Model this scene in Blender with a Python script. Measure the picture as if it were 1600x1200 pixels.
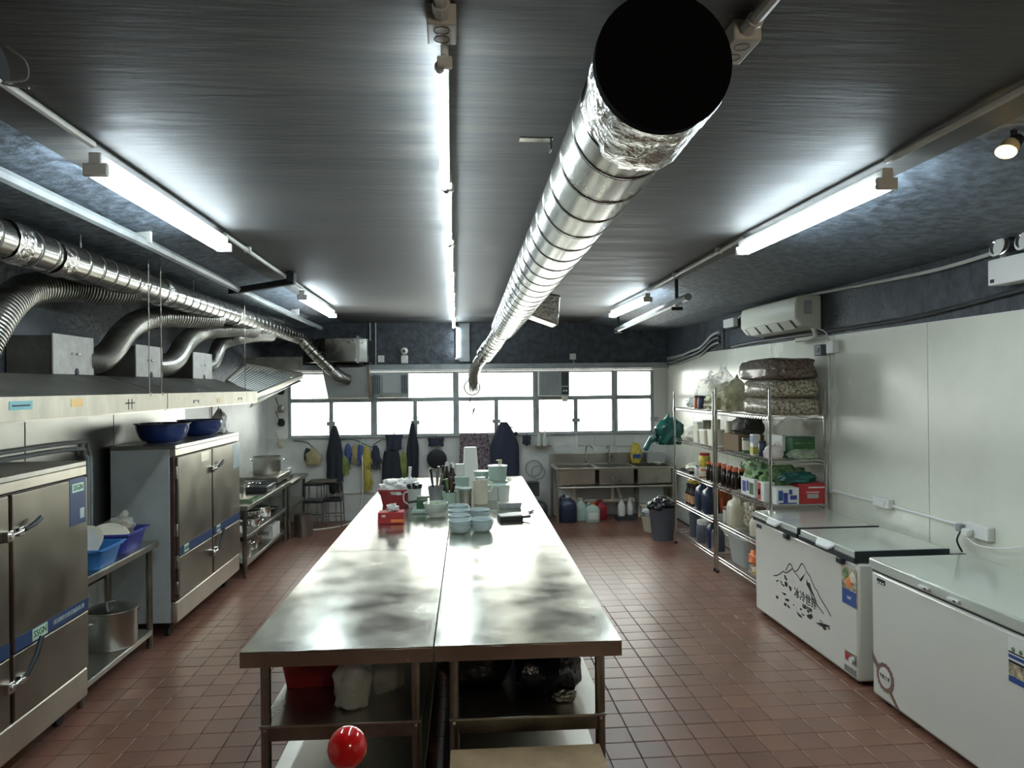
import bpy, bmesh, math, random
from mathutils import Vector, Matrix, noise
random.seed(7)
R = math.radians
SC = bpy.context.scene
COL = SC.collection
for _o in list(bpy.data.objects): bpy.data.objects.remove(_o)

# ------------------------------------------------------------------ camera, sky, exposure
FPX = 1130.0
yaw, pitch, roll = math.atan(93 / FPX), R(.17), R(.6)
fw = Vector((math.sin(yaw) * math.cos(pitch), math.cos(yaw) * math.cos(pitch), math.sin(pitch)))
rt = Vector((math.cos(yaw), -math.sin(yaw), 0)); up = rt.cross(fw)
r2 = rt * math.cos(roll) - up * math.sin(roll); u2 = rt * math.sin(roll) + up * math.cos(roll)
cam = bpy.data.cameras.new('camera'); camo = bpy.data.objects.new('camera', cam); COL.objects.link(camo)
cam.sensor_width = 36; cam.lens = 36 * FPX / 1600; cam.clip_start = .05; cam.clip_end = 200
mw = Matrix((r2, u2, -fw)).transposed().to_4x4(); mw.translation = (0, 0, 1.95)
camo.matrix_world = mw
SC.camera = camo

W = bpy.data.worlds.new('world'); SC.world = W; W.use_nodes = True
wn = W.node_tree; wn.nodes.clear()
wo = wn.nodes.new('ShaderNodeOutputWorld'); wb = wn.nodes.new('ShaderNodeBackground')
SKY_STRENGTH = 9.0
wb.inputs[0].default_value = (1.0, .985, .93, 1); wb.inputs[1].default_value = SKY_STRENGTH
wn.links.new(wb.outputs[0], wo.inputs[0])
SC.view_settings.view_transform = 'Standard'; SC.view_settings.look = 'None'
SC.view_settings.exposure = 0.52; SC.view_settings.gamma = 1; SC.view_settings.use_curve_mapping = False
TUBE_EMIT = 40.0
# warm lamp of the room on the photographer's side of the kitchen
wl_ = bpy.data.lights.new('front_room_lamp', 'POINT'); wl_.energy = 30; wl_.color = (1, .84, .64); wl_.shadow_soft_size = .12
wlo = bpy.data.objects.new('front_room_lamp', wl_); COL.objects.link(wlo); wlo.location = (1.1, -.7, 2.6)
# portal: guides daylight sampling through the window band of the back wall
pl = bpy.data.lights.new('window_portal', 'AREA'); pl.shape = 'RECTANGLE'; pl.size = 5.5; pl.size_y = .95
pl.cycles.is_portal = True
po = bpy.data.objects.new('window_portal', pl); COL.objects.link(po)
po.location = (.3, 10.93, 1.68); po.rotation_euler = (R(-90), 0, 0)

# ------------------------------------------------------------------ materials
M = {}
def mat(n, col, r=.5, m=0., bump=0., bs=30., var=0., vs=5., st=(1, 1, 1), alpha=1., emit=0., trans=0., coat=0., rv=0., rnd=None, col2=None, sheen=0., ior=None):
    if n in M: return M[n]
    a = bpy.data.materials.new(n); a.use_nodes = True; t = a.node_tree; b = t.nodes['Principled BSDF']
    c4 = (*col, 1)
    b.inputs['Base Color'].default_value = c4; b.inputs['Roughness'].default_value = r; b.inputs['Metallic'].default_value = m
    if alpha < 1: b.inputs['Alpha'].default_value = alpha
    if trans: b.inputs['Transmission Weight'].default_value = trans
    if coat: b.inputs['Coat Weight'].default_value = coat; b.inputs['Coat Roughness'].default_value = .12
    if ior: b.inputs['IOR'].default_value = ior
    if emit: b.inputs['Emission Color'].default_value = c4; b.inputs['Emission Strength'].default_value = emit
    def N(k): return t.nodes.new(k)
    tc = None
    if var or bump or rv:
        tc = N('ShaderNodeTexCoord'); mp = N('ShaderNodeMapping'); mp.inputs['Scale'].default_value = st
        t.links.new(tc.outputs['Object'], mp.inputs[0])
    if var or rv:
        nz = N('ShaderNodeTexNoise'); nz.inputs['Scale'].default_value = vs; nz.inputs['Detail'].default_value = 5; nz.inputs['Roughness'].default_value = .6
        t.links.new(mp.outputs[0], nz.inputs['Vector'])
    last = None
    if var:
        mx = N('ShaderNodeMix'); mx.data_type = 'RGBA'
        rp = N('ShaderNodeMapRange'); rp.inputs[1].default_value = .35; rp.inputs[2].default_value = .65
        t.links.new(nz.outputs[0], rp.inputs[0]); t.links.new(rp.outputs[0], mx.inputs[0])
        lo = tuple(max(0, v * (1 - var)) for v in col); hi = col2 if col2 else tuple(min(1, v * (1 + var)) for v in col)
        mx.inputs[6].default_value = (*lo, 1); mx.inputs[7].default_value = (*hi, 1)
        t.links.new(mx.outputs[2], b.inputs['Base Color']); last = mx.outputs[2]
    if rnd:
        if rnd == 'object': rn = N('ShaderNodeObjectInfo'); out = rn.outputs['Random']
        else: rn = N('ShaderNodeNewGeometry'); out = rn.outputs['Random Per Island']
        hs = N('ShaderNodeHueSaturation'); ma = N('ShaderNodeMapRange'); ma.inputs[3].default_value = .86; ma.inputs[4].default_value = 1.12
        t.links.new(out, ma.inputs[0]); t.links.new(ma.outputs[0], hs.inputs['Value'])
        if last: t.links.new(last, hs.inputs['Color'])
        else: hs.inputs['Color'].default_value = c4
        t.links.new(hs.outputs[0], b.inputs['Base Color'])
    if rv:
        rr = N('ShaderNodeMapRange'); rr.inputs[1].default_value = .3; rr.inputs[2].default_value = .7
        rr.inputs[3].default_value = max(.02, r - rv); rr.inputs[4].default_value = min(1, r + rv)
        t.links.new(nz.outputs[0], rr.inputs[0]); t.links.new(rr.outputs[0], b.inputs['Roughness'])
    if bump:
        n2 = N('ShaderNodeTexNoise'); n2.inputs['Scale'].default_value = bs; n2.inputs['Detail'].default_value = 4
        t.links.new(mp.outputs[0], n2.inputs['Vector'])
        bp = N('ShaderNodeBump'); bp.inputs['Strength'].default_value = bump; bp.inputs['Distance'].default_value = .02
        t.links.new(n2.outputs[0], bp.inputs['Height']); t.links.new(bp.outputs[0], b.inputs['Normal'])
    M[n] = a; return a

mat('ceiling', (.058, .062, .064), .62, bump=.12, bs=6, var=.40, col2=(.085, .080, .072), vs=1.6, st=(.7, 6, 1), rv=.08)
mat('black_paint', (.046, .054, .064), .55, bump=.5, bs=22, var=.5, vs=9, rv=.1)
mat('haunch_glow_paint', (.115, .14, .17), .6, bump=.8, bs=16, var=.55, vs=16, rv=.1)  # peeling black paint, made brighter and bluer to hold the tube glow
mat('grout', (.060, .032, .024), .7)
mat('tile', (.205, .100, .064), .34, var=.09, vs=2, bump=.015, bs=40, rv=.03, rnd='object')
mat('tile_field', (.205, .096, .066), .34, var=.09, vs=2, bump=.015, bs=40, rv=.03, rnd='island')
mat('white_panel', (.72, .72, .61), .24, var=.06, vs=1.2, rv=.07, bump=.03, bs=1.5)
mat('white_wall', (.64, .65, .61), .5, var=.1, vs=3, bump=.1)
mat('joint', (.8, .8, .76), .4)
mat('steel', (.46, .45, .40), .33, 1., var=.12, vs=2.2, rv=.07, bump=.02, bs=2.5)
mat('steel_clad', (.22, .22, .20), .34, 1., var=.10, vs=1.2, rv=.06, bump=.015, bs=1.5)
mat('steel_top', (.57, .565, .49), .22, 1., var=.14, vs=3.5, rv=.06, bump=.08, bs=1.5, st=(1.2, 1.2, 1))
mat('steel_dark', (.30, .28, .235), .38, 1., var=.3, vs=4, rv=.1)
mat('steel_door', (.30, .275, .225), .36, 1., var=.15, vs=1.8, rv=.08, bump=.03, bs=2)
mat('steel_side', (.42, .46, .45), .42, .15, var=.12, vs=3)
mat('steel_bright', (.60, .56, .47), .40, 1., var=.12, vs=3, rv=.06, bump=.01, bs=5)
mat('hood_lip', (.50, .46, .36), .55, .5, var=.22, vs=3, st=(1, 2, .6), rv=.08)
mat('plate_metal', (.34, .33, .30), .6, .3, var=.12, vs=12)
mat('hood_side', (.06, .056, .045), .55, .1, var=.35, vs=5, bump=.1)
mat('galvanized', (.33, .32, .285), .24, 1., var=.16, vs=4, st=(2.2, .25, 2.2), rv=.06, bump=.015, bs=2)
mat('flex_foil', (.44, .43, .39), .34, 1., var=.15, vs=6)
mat('foil', (.55, .53, .49), .25, 1., bump=.9, bs=30)
mat('chrome', (.75, .75, .73), .14, 1.)
mat('black_metal', (.02, .022, .024), .45, .3)
mat('black_plastic', (.015, .016, .018), .35)
mat('matte_black', (.006, .006, .007), .9, ior=1.1)
mat('seam_shadow_paint', (.05, .05, .05), .8)
mat('white_plastic', (.72, .72, .68), .35)
mat('conduit', (.55, .55, .5), .4, var=.1)
mat('grey_pipe', (.30, .33, .33), .4, var=.2)
mat('pipe_black', (.035, .04, .045), .38, var=.3)
mat('freezer', (.70, .70, .62), .16, coat=.4, var=.02, vs=1)
mat('freezer_top', (.52, .55, .48), .12, coat=.5)
mat('dark_trim', (.02, .03, .035), .35)
mat('ink', (.02, .02, .03), .6)
mat('tube', (.80, .93, 1.), emit=TUBE_EMIT)
mat('tube_far', (.9, .97, 1.), emit=TUBE_EMIT)
mat('warm_reflection', (1., .72, .3), emit=3.)  # glow of a reflected lamp, put on as emission
mat('blue_band', (.018, .045, .12), .4)
mat('brown_gasket', (.07, .03, .022), .5, var=.4)
mat('label_green', (.5, .7, .55), .5)
mat('blue_enamel', (.018, .04, .17), .2, coat=.5)
mat('blue_crate', (.03, .16, .42), .4); mat('navy_crate', (.04, .05, .26), .4)
mat('red_plastic', (.33, .02, .03), .4); mat('red_ball', (.85, .012, .015), .15, coat=.8)
mat('red_box', (.42, .03, .03), .5); mat('orange', (.8, .22, .06), .5); mat('orange_cap', (.75, .17, .06), .4)
mat('card', (.36, .25, .14), .8, var=.15, vs=8, bump=.1); mat('card_dark', (.16, .10, .05), .8)
mat('green_box', (.04, .12, .05), .6, var=.3); mat('leaf', (.05, .16, .06), .55, var=.6, vs=20, col2=(.25, .4, .15))
mat('teal_bag', (.012, .09, .075), .3, var=.4); mat('clear_bag', (.82, .80, .68), .2, alpha=.3, bump=.6, bs=12)
mat('yellow_bag', (.80, .71, .46), .25, alpha=.7, bump=.7, bs=14, var=.4, vs=9)
mat('mushroom', (.20, .155, .10), .7, var=.75, vs=45, bump=1., bs=45, col2=(.62, .54, .38), coat=.5)
mat('mushroom_dark', (.10, .062, .042), .65, var=.6, vs=40, bump=1., bs=40, col2=(.22, .15, .10), coat=.5)
mat('white_bag', (.72, .72, .68), .4, bump=.6, bs=18, var=.1); mat('black_bag', (.012, .012, .016), .2, bump=.8, bs=14)
mat('clear_plastic', (.80, .84, .80), .15, alpha=.4); mat('frosted', (.70, .74, .70), .3, alpha=.72)
mat('pale_blue', (.50, .60, .60), .25, alpha=.85); mat('pale_green', (.42, .54, .47), .3)
mat('beige', (.60, .55, .40), .4); mat('cream', (.70, .66, .52), .5)
mat('dark_sauce', (.022, .013, .010), .15, coat=.5); mat('navy_jug', (.02, .03, .06), .3); mat('grey_jug', (.09, .10, .12), .35)
mat('red_sauce', (.36, .08, .03), .25, var=.4, vs=30); mat('yellow_food', (.55, .42, .06), .4, var=.4, vs=30)
mat('brown_label', (.45, .25, .13), .5); mat('white_label', (.72, .72, .66), .5)
mat('apron', (.018, .022, .03), .8, bump=.3); mat('navy_cloth', (.03, .035, .06), .85, bump=.3)
mat('maroon_cloth', (.10, .055, .075), .85, var=.7, vs=30, col2=(.3, .24, .26)); mat('yellow_glove', (.42, .36, .06), .5)
mat('green_glove', (.22, .26, .07), .6, var=.3); mat('net', (.45, .38, .2), .6, alpha=.8); mat('blue_glove', (.05, .08, .22), .5)
mat('pvc', (.68, .62, .5), .4); mat('styro', (.55, .56, .52), .8); mat('poly_tank', (.36, .38, .36), .5)
mat('rubber', (.015, .015, .015), .7); mat('wood', (.13, .06, .035), .6, var=.4)
mat('cut_green', (.12, .2, .1), .5); mat('glass_film', (.5, .62, .72), .3, alpha=.5)
mat('facade', (.16, .16, .145), .8, var=.1, vs=.3); mat('facade_glass', (.1, .13, .15), .1)
mat('screen', (.25, .32, .3), .3); mat('sticker_blue', (.03, .08, .28), .4); mat('sticker_food', (.45, .28, .12), .5, var=.8, vs=30, col2=(.7, .6, .4))
mat('sticker_teal', (.12, .33, .36), .5); mat('sticker_orange', (.6, .38, .12), .5)
mat('rosette', (.22, .13, .10), .5); mat('reflector', (.8, .8, .8), .12, 1.); mat('garlic', (.7, .62, .58), .5)
mat('ac_white', (.56, .56, .46), .4); mat('glass_clear', (.9, .95, .95), .03, alpha=.15)
def glass_pane():
    a = bpy.data.materials.new('window_glass'); a.use_nodes = True; t = a.node_tree; t.nodes.clear()
    o = t.nodes.new('ShaderNodeOutputMaterial'); m_ = t.nodes.new('ShaderNodeMixShader'); tr = t.nodes.new('ShaderNodeBsdfTransparent')
    g = t.nodes.new('ShaderNodeBsdfGlossy'); g.inputs[1].default_value = .03; f = t.nodes.new('ShaderNodeFresnel'); f.inputs[0].default_value = 1.45
    tr.inputs[0].default_value = (.93, .96, .95, 1)
    t.links.new(f.outputs[0], m_.inputs[0]); t.links.new(tr.outputs[0], m_.inputs[1]); t.links.new(g.outputs[0], m_.inputs[2]); t.links.new(m_.outputs[0], o.inputs[0])
    M['window_glass'] = a
glass_pane()

# ------------------------------------------------------------------ mesh helpers
class MB:
    def __init__(s): s.v = []; s.f = []; s.mi = []; s.cur = 0
    def add(s, vs, fs):
        b = len(s.v); s.v += [Vector(v) for v in vs]; s.f += [tuple(i + b for i in f) for f in fs]; s.mi += [s.cur] * len(fs); return s
    def box(s, x0, x1, y0, y1, z0, z1):
        return s.add([(x0, y0, z0), (x1, y0, z0), (x1, y1, z0), (x0, y1, z0), (x0, y0, z1), (x1, y0, z1), (x1, y1, z1), (x0, y1, z1)],
                     [(0, 3, 2, 1), (4, 5, 6, 7), (0, 1, 5, 4), (1, 2, 6, 5), (2, 3, 7, 6), (3, 0, 4, 7)])
    def cbox(s, c, d, rot=None):
        h = [x / 2 for x in d]; b = len(s.v); s.box(-h[0], h[0], -h[1], h[1], -h[2], h[2])
        for i in range(b, len(s.v)): s.v[i] = (rot @ s.v[i] if rot else s.v[i]) + Vector(c)
        return s
    def hexa(s, lo, hi):
        return s.add(list(lo) + list(hi), [(0, 3, 2, 1), (4, 5, 6, 7), (0, 1, 5, 4), (1, 2, 6, 5), (2, 3, 7, 6), (3, 0, 4, 7)])
    def lathe(s, prof, c=(0, 0, 0), n=20, sx=1., sy=1., rot=None, caps=True):
        vs = []; fs = []; c = Vector(c)
        for r, z in prof:
            for k in range(n):
                a = 2 * math.pi * k / n; p = Vector((r * math.cos(a) * sx, r * math.sin(a) * sy, z)); vs.append((rot @ p if rot else p) + c)
        for i in range(len(prof) - 1):
            for k in range(n): k2 = (k + 1) % n; fs.append((i * n + k, i * n + k2, (i + 1) * n + k2, (i + 1) * n + k))
        if caps:
            if prof[0][0] > 1e-4: fs.append(tuple(reversed(range(n))))
            if prof[-1][0] > 1e-4: fs.append(tuple((len(prof) - 1) * n + k for k in range(n)))
        return s.add(vs, fs)
    def rrect(s, prof, c=(0, 0, 0), cr=.2):   # loft of rounded rectangles: prof rows (half_x, half_y, z)
        vs = []; fs = []; n = 16; c = Vector(c)
        for hx, hy, z in prof:
            q = min(hx, hy) * cr
            for ci, (sx, sy) in enumerate(((1, 1), (-1, 1), (-1, -1), (1, -1))):
                for j in range(4):
                    a = math.pi / 2 * ci + math.pi / 2 * j / 3
                    vs.append(Vector((sx * (hx - q) + q * math.cos(a), sy * (hy - q) + q * math.sin(a), z)) + c)
        for i in range(len(prof) - 1):
            for k in range(n): k2 = (k + 1) % n; fs.append((i * n + k, i * n + k2, (i + 1) * n + k2, (i + 1) * n + k))
        fs.append(tuple(reversed(range(n)))); fs.append(tuple((len(prof) - 1) * n + k for k in range(n)))
        return s.add(vs, fs)
    def tube(s, pts, r, n=8, closed=False, cap=True):
        pts = [Vector(p) for p in pts]; N = len(pts); rs = r if isinstance(r, (list, tuple)) else [r] * N
        vs = []; fs = []; nrm = None
        for i, p in enumerate(pts):
            if closed: t = pts[(i + 1) % N] - pts[i - 1]
            else: t = pts[min(i + 1, N - 1)] - pts[max(i - 1, 0)]
            t = t.normalized() if t.length > 1e-9 else Vector((0, 0, 1))
            if nrm is None: nrm = t.orthogonal().normalized()
            else:
                nrm = nrm - t * nrm.dot(t); nrm = nrm.normalized() if nrm.length > 1e-6 else t.orthogonal().normalized()
            bi = t.cross(nrm)
            for k in range(n): a = 2 * math.pi * k / n; vs.append(p + (nrm * math.cos(a) + bi * math.sin(a)) * rs[i])
        for i in range(N if closed else N - 1):
            j = (i + 1) % N
            for k in range(n): k2 = (k + 1) % n; fs.append((i * n + k, i * n + k2, j * n + k2, j * n + k))
        if cap and not closed: fs.append(tuple(reversed(range(n)))); fs.append(tuple((N - 1) * n + k for k in range(n)))
        return s.add(vs, fs)
    def sphere(s, c, r, n=14, m=9, sc=(1, 1, 1)):
        c = Vector(c); prof = [(r * math.sin(math.pi * i / m), -r * math.cos(math.pi * i / m)) for i in range(m + 1)]
        prof[0] = (1e-5, -r); prof[-1] = (1e-5, r); b = len(s.v); s.lathe(prof, (0, 0, 0), n, caps=False)
        for i in range(b, len(s.v)): v = s.v[i]; s.v[i] = Vector((v.x * sc[0], v.y * sc[1], v.z * sc[2])) + c
        return s
    def blob(s, c, d, seed=0, amp=.25, fr=2.2, n=22, m=14, flat=True, neck=0, box=1.):
        c = Vector(c); b = len(s.v); s.sphere((0, 0, 0), 1, n, m)
        for i in range(b, len(s.v)):
            v = s.v[i]; q = 1 + amp * noise.noise(v * fr + Vector((seed * 3.1, seed * 1.7, 0))) + amp * .4 * noise.noise(v * fr * 3 + Vector((seed, 5, 0)))
            v = v * q
            if box < 1: v = Vector([math.copysign(abs(t_) ** box, t_) for t_ in v])
            if flat: v.z = max(v.z, -.8)
            if neck and v.z > .55: k = (v.z - .55) / .5; v.x *= 1 - .75 * min(1, k); v.y *= 1 - .75 * min(1, k); v.z += k * neck
            s.v[i] = Vector((v.x * d[0] / 2, v.y * d[1] / 2, (v.z + .8 if flat else v.z) * d[2] / (1.8 if flat else 2))) + c
        return s
    def prism(s, pts, d):   # polygon (3D points) extruded by vector d
        n = len(pts); d = Vector(d); pts = [Vector(p) for p in pts]
        return s.add(pts + [p + d for p in pts], [tuple(reversed(range(n))), tuple(range(n, 2 * n))] + [(i, (i + 1) % n, (i + 1) % n + n, i + n) for i in range(n)])
    def build(s, name, m, parent=None, world=False, bev=0., smooth=40, loc=None, seg=2):
        off = Vector((0, 0, 0))
        if parent is not None and world:
            q = parent
            while q.parent: q = q.parent
            off = Vector(q.location)
        if parent is None and loc is not None: off = Vector(loc)
        me = bpy.data.meshes.new(name); me.from_pydata([v - off for v in s.v], [], s.f)
        ms = m if isinstance(m, (list, tuple)) else [m]
        for x in ms: me.materials.append(M[x] if isinstance(x, str) else x)
        if len(ms) > 1: me.polygons.foreach_set('material_index', s.mi)
        if smooth: me.shade_smooth(); me.set_sharp_from_angle(angle=R(smooth))
        me.validate(); me.update()
        bm = bmesh.new(); bm.from_mesh(me); bmesh.ops.recalc_face_normals(bm, faces=bm.faces); bm.to_mesh(me); bm.free()
        o = bpy.data.objects.new(name, me); COL.objects.link(o)
        if parent is not None: o.parent = parent
        elif loc is not None: o.location = loc
        if bev:
            b = o.modifiers.new('bevel', 'BEVEL'); b.width = bev; b.segments = seg; b.limit_method = 'ANGLE'; b.angle_limit = R(40)
        return o

def tag(o, label=None, cat=None, group=None, kind=None):
    if label: o['label'] = label
    if cat: o['category'] = cat
    if group: o['group'] = group
    if kind: o['kind'] = kind
    return o
def T(name, label, cat, loc, rz=0., group=None):
    o = bpy.data.objects.new(name, None); COL.objects.link(o); o.location = loc; o.rotation_euler = (0, 0, rz); o.empty_display_size = .05
    return tag(o, label, cat, group)
def dup(root, loc, rz=None, label=None, group=None):
    c = root.copy(); COL.objects.link(c); c.location = loc
    if rz is not None: c.rotation_euler = (0, 0, rz)
    if label: c['label'] = label
    if group: c['group'] = group
    for ch in list(root.children):
        d = ch.copy(); COL.objects.link(d); d.parent = c
        for g in list(ch.children): e = g.copy(); COL.objects.link(e); e.parent = d
    return c
def S(name, mb, m, parent=None, world=True, **k):
    o = mb.build(name, m, parent, world, **k)
    if parent is None: o['kind'] = 'structure'
    return o
def spline(P, k=8):
    P = [Vector(p) for p in P]; Q = [P[0]] + P + [P[-1]]; out = []
    for i in range(1, len(Q) - 2):
        a, b, c, d = Q[i - 1:i + 3]
        for j in range(k):
            t = j / k; out.append(.5 * ((2 * b) + (c - a) * t + (2 * a - 5 * b + 4 * c - d) * t * t + (3 * b - a - 3 * c + d) * t ** 3))
    out.append(P[-1]); return out
def text(s, size, m, parent, origin, right, upv, name='lettering', depth=.0008, align='CENTER', world=True):
    cu = bpy.data.curves.new(name, 'FONT'); cu.body = s; cu.size = size; cu.extrude = depth; cu.align_x = align; cu.align_y = 'CENTER'; cu.resolution_u = 2
    tmp = bpy.data.objects.new('tmp', cu); COL.objects.link(tmp); bpy.context.view_layer.update()
    me = bpy.data.meshes.new_from_object(tmp.evaluated_get(bpy.context.evaluated_depsgraph_get())); bpy.data.objects.remove(tmp); bpy.data.curves.remove(cu)
    r_ = Vector(right).normalized(); u_ = Vector(upv).normalized(); n_ = r_.cross(u_)
    mt = Matrix((r_, u_, n_)).transposed().to_4x4(); off = Vector((0, 0, 0))
    if world:
        q = parent
        while q.parent: q = q.parent
        off = Vector(q.location)
    mt.translation = Vector(origin) - off
    me.transform(mt); me.materials.clear(); me.materials.append(M[m])
    o = bpy.data.objects.new(name, me); COL.objects.link(o); o.parent = parent; return o

# ================================================================== ROOM
XL, XR, YB, YF, ZC = -2.70, 3.27, 10.80, -1.6, 2.90
fl = S('floor', MB().box(XL - .1, XR + .1, YF - .1, YB + .1, -.06, -.003), 'grout', smooth=0)
# quarry tiles: the 300 that show largest are parts, the rest one part
P_ = .172; tiles = []
for i in range(-15, 19):
    for j in range(0, 63):
        x = .022 + i * P_; y = j * P_ + .02
        if XL + .09 < x < XR - .09 and y < YB - .09: tiles.append((x, y))
tiles += [(.022 + i * P_, -P_ * j + .02) for i in range(-15, 19) for j in range(1, 10) if XL + .09 < .022 + i * P_ < XR - .09]
def tile_vis(x, y):
    if y < 3.35 or y > 8: return False
    px = 708 + x * FPX / y
    if px < 0 or px > 1600: return False
    if -.95 < x < .76 + .013 * y: return False            # under the tables
    if x > 2.62 or x < -2.15: return False
    return True
cand = sorted([t for t in tiles if tile_vis(*t)], key=lambda t: t[1])[:300]; cs = set(cand)
h = (P_ - .0042) / 2
tm = MB().box(-h, h, -h, h, -.008, 0).build('tile', 'tile', fl, bev=.003, seg=1); tm.location = (*cand[0], 0)
for k, (x, y) in enumerate(cand[1:]):
    c = tm.copy(); COL.objects.link(c); c.parent = fl; c.location = (x, y, random.uniform(-.0008, .0006)); c.rotation_euler = (random.uniform(-.004, .004), random.uniform(-.004, .004), 0)
b = MB()
for (x, y) in tiles:
    if (x, y) not in cs:
        z = 0; b.box(x - h, x + h, y - h, y + h, -.009, z)
tag(b.build('far_tile', 'tile_field', fl, True, smooth=0), kind='stuff')

cl_ = S('ceiling', MB().box(XL - .1, XR + .1, YF - .1, YB + .1, ZC, ZC + .12), 'ceiling', smooth=0)
MB().prism([(2.03, YF, 2.902), (2.80, YF, 2.775), (3.27, YF, 2.765), (3.27, YF, 2.902)], (0, YB - YF - .02, 0)).build('added_haunch', 'haunch_glow_paint', cl_, True, smooth=0)  # both sloped sides added so the tube light shows beside the fittings
MB().prism([(-1.55, YF, 2.902), (-2.70, YF, 2.77), (-2.70, YF, 2.902)], (0, YB - YF - .02, 0)).build('added_haunch', 'haunch_glow_paint', cl_, True, smooth=0)
S('wall_front', MB().box(XL - .1, XR + .1, YF - .1, YF, 0, ZC), 'black_paint', smooth=0)
# left wall: pale lower wall, steel cladding behind the steamers, black upper wall
wl = S('wall_left', MB().box(XL - .1, XL, YF, YB, 0, 2.0), 'white_wall', smooth=0)
S('upper_wall', MB().box(XL - .1, XL, YF, YB, 2.0, ZC), 'black_paint', wl, smooth=0)
for y0, y1 in ((2.4, 3.6), (3.61, 4.8), (4.81, 6.0), (6.01, 7.55)):
    S('steel_panel', MB().box(XL, XL + .006, y0, y1, .5, 1.98), 'steel_clad', wl, bev=.002, seg=1)
# right wall: glossy white cladding panels under a black band
wr = S('wall_right', MB().box(XR, XR + .1, YF, YB, 0, 2.36), 'joint', smooth=0)
S('upper_wall', MB().box(XR, XR + .1, YF, YB, 2.36, ZC), 'black_paint', wr, smooth=0)
y = -1.37
while y < YB:
    S('wall_panel', MB().box(XR - .008, XR, y + .002, min(y + 1.216, YB), .1, 2.355), 'white_panel', wr, bev=.002, seg=1); y += 1.22
S('baseboard_right', MB().box(XR - .012, XR, YF, YB, 0, .1), 'white_wall', smooth=0)
# back wall
wb_ = S('wall_back', MB().box(XL, XR, YB, YB + .12, 0, 1.215), 'white_wall', smooth=0)
S('upper_wall', MB().box(XL, XR, YB - .03, YB + .12, 2.28, ZC), 'black_paint', wb_, smooth=0)
S('side_pier', MB().box(XL, -2.40, YB, YB + .12, 1.215, 2.28), 'white_plastic', wb_, smooth=0)
S('side_pier', MB().box(3.05, XR, YB, YB + .12, 1.215, 2.28), 'white_plastic', wb_, smooth=0)
for x0, x1 in ((-2.4, -1.2), (-1.195, .02), (.025, 1.24), (1.245, 2.46), (2.465, 3.25)):
    S('wall_panel', MB().box(x0, x1, YB - .006, YB, .02, 1.2), 'white_panel' if 0 else 'white_wall', wb_, smooth=0)
S('trim_1', MB().box(XL, XR, YB - .10, YB + .02, 2.205, 2.285), 'grey_pipe', smooth=0)
S('trim_2', MB().box(XL, XR, YB - .06, YB - .03, 2.180, 2.203), 'white_plastic', smooth=0)
S('trim_3', MB().box(-2.40, 3.05, YB - .05, YB + .12, 1.215, 1.238), 'grey_pipe', smooth=0)
S('trim_4', MB().box(-1.9, -.1, YB - .03, YB - .006, .40, .42), 'white_plastic', smooth=0)
S('baseboard_back', MB().box(XL, XR, YB - .018, YB, 0, .09), 'white_wall', smooth=0)
# windows: five bays, each with upper and lower panes
bays = [(-2.40, -1.16, 2), (-1.16, .05, 2), (.05, 1.25, 2), (1.25, 2.45, 2), (2.45, 3.05, 1)]
for k, (x0, x1, n) in enumerate(bays):
    w = tag(bpy.data.objects.new('window_%d' % (k + 1), None), kind='structure'); COL.objects.link(w); w.location = ((x0 + x1) / 2, YB + .03, 1.24)
    f = MB(); t = .045
    f.box(x0, x0 + t, YB, YB + .07, 1.238, 2.18); f.box(x1 - t, x1, YB, YB + .07, 1.238, 2.18)
    f.box(x0 + t, x1 - t, YB, YB + .07, 2.15, 2.18); f.box(x0 + t, x1 - t, YB, YB + .07, 1.238, 1.258); f.box(x0 + t, x1 - t, YB - .01, YB + .08, 1.735, 1.797)
    S('window_frame', f, 'grey_pipe', w, bev=.003, seg=1)
    xs = [x0 + t, x1 - t] if n == 1 else [x0 + t, (x0 + x1) / 2 - .03, (x0 + x1) / 2 + .03, x1 - t]
    if n == 2: S('mullion', MB().box(xs[1], xs[2], YB - .005, YB + .07, 1.258, 1.735), 'grey_pipe', w, bev=.003, seg=1)
    for q in range(n):
        S('pane', MB().box(xs[2 * q], xs[2 * q + 1], YB + .03, YB + .036, 1.258, 1.735), 'window_glass', w, smooth=0)
    S('pane', MB().box(x0 + t, x1 - t, YB + .03, YB + .036, 1.797, 2.15), 'window_glass', w, smooth=0)
    xm = xs[1] + .03 if n == 2 else x1
    S('latch', MB().box(xm - .06, xm + .06, YB - .03, YB - .005, 1.40, 1.455), 'grey_pipe', w, bev=.004, seg=1)
    S('handle', MB().box(xm - .022, xm + .022, YB - .03, YB - .006, 1.00 if n == 2 else 1.05, 1.25), 'white_plastic', w, bev=.004, seg=1)

# neighbouring block seen faintly through the panes
bd = T('neighbouring_building', 'pale concrete block seen faintly through the lower window panes', 'building', (-1.5, 26, -6))
b = MB().box(-22, -.4, 26, 32, -6, .66); b.build('wall', 'facade', bd, True, smooth=0)
for i in range(12):
    for j in range(3):
        MB().box(-21.9 + i * 1.79, -20.7 + i * 1.79, 25.95, 26.0, -1.1 - j * 1.6, .2 - j * 1.6).build('window', 'facade_glass', bd, True, smooth=0)

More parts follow.
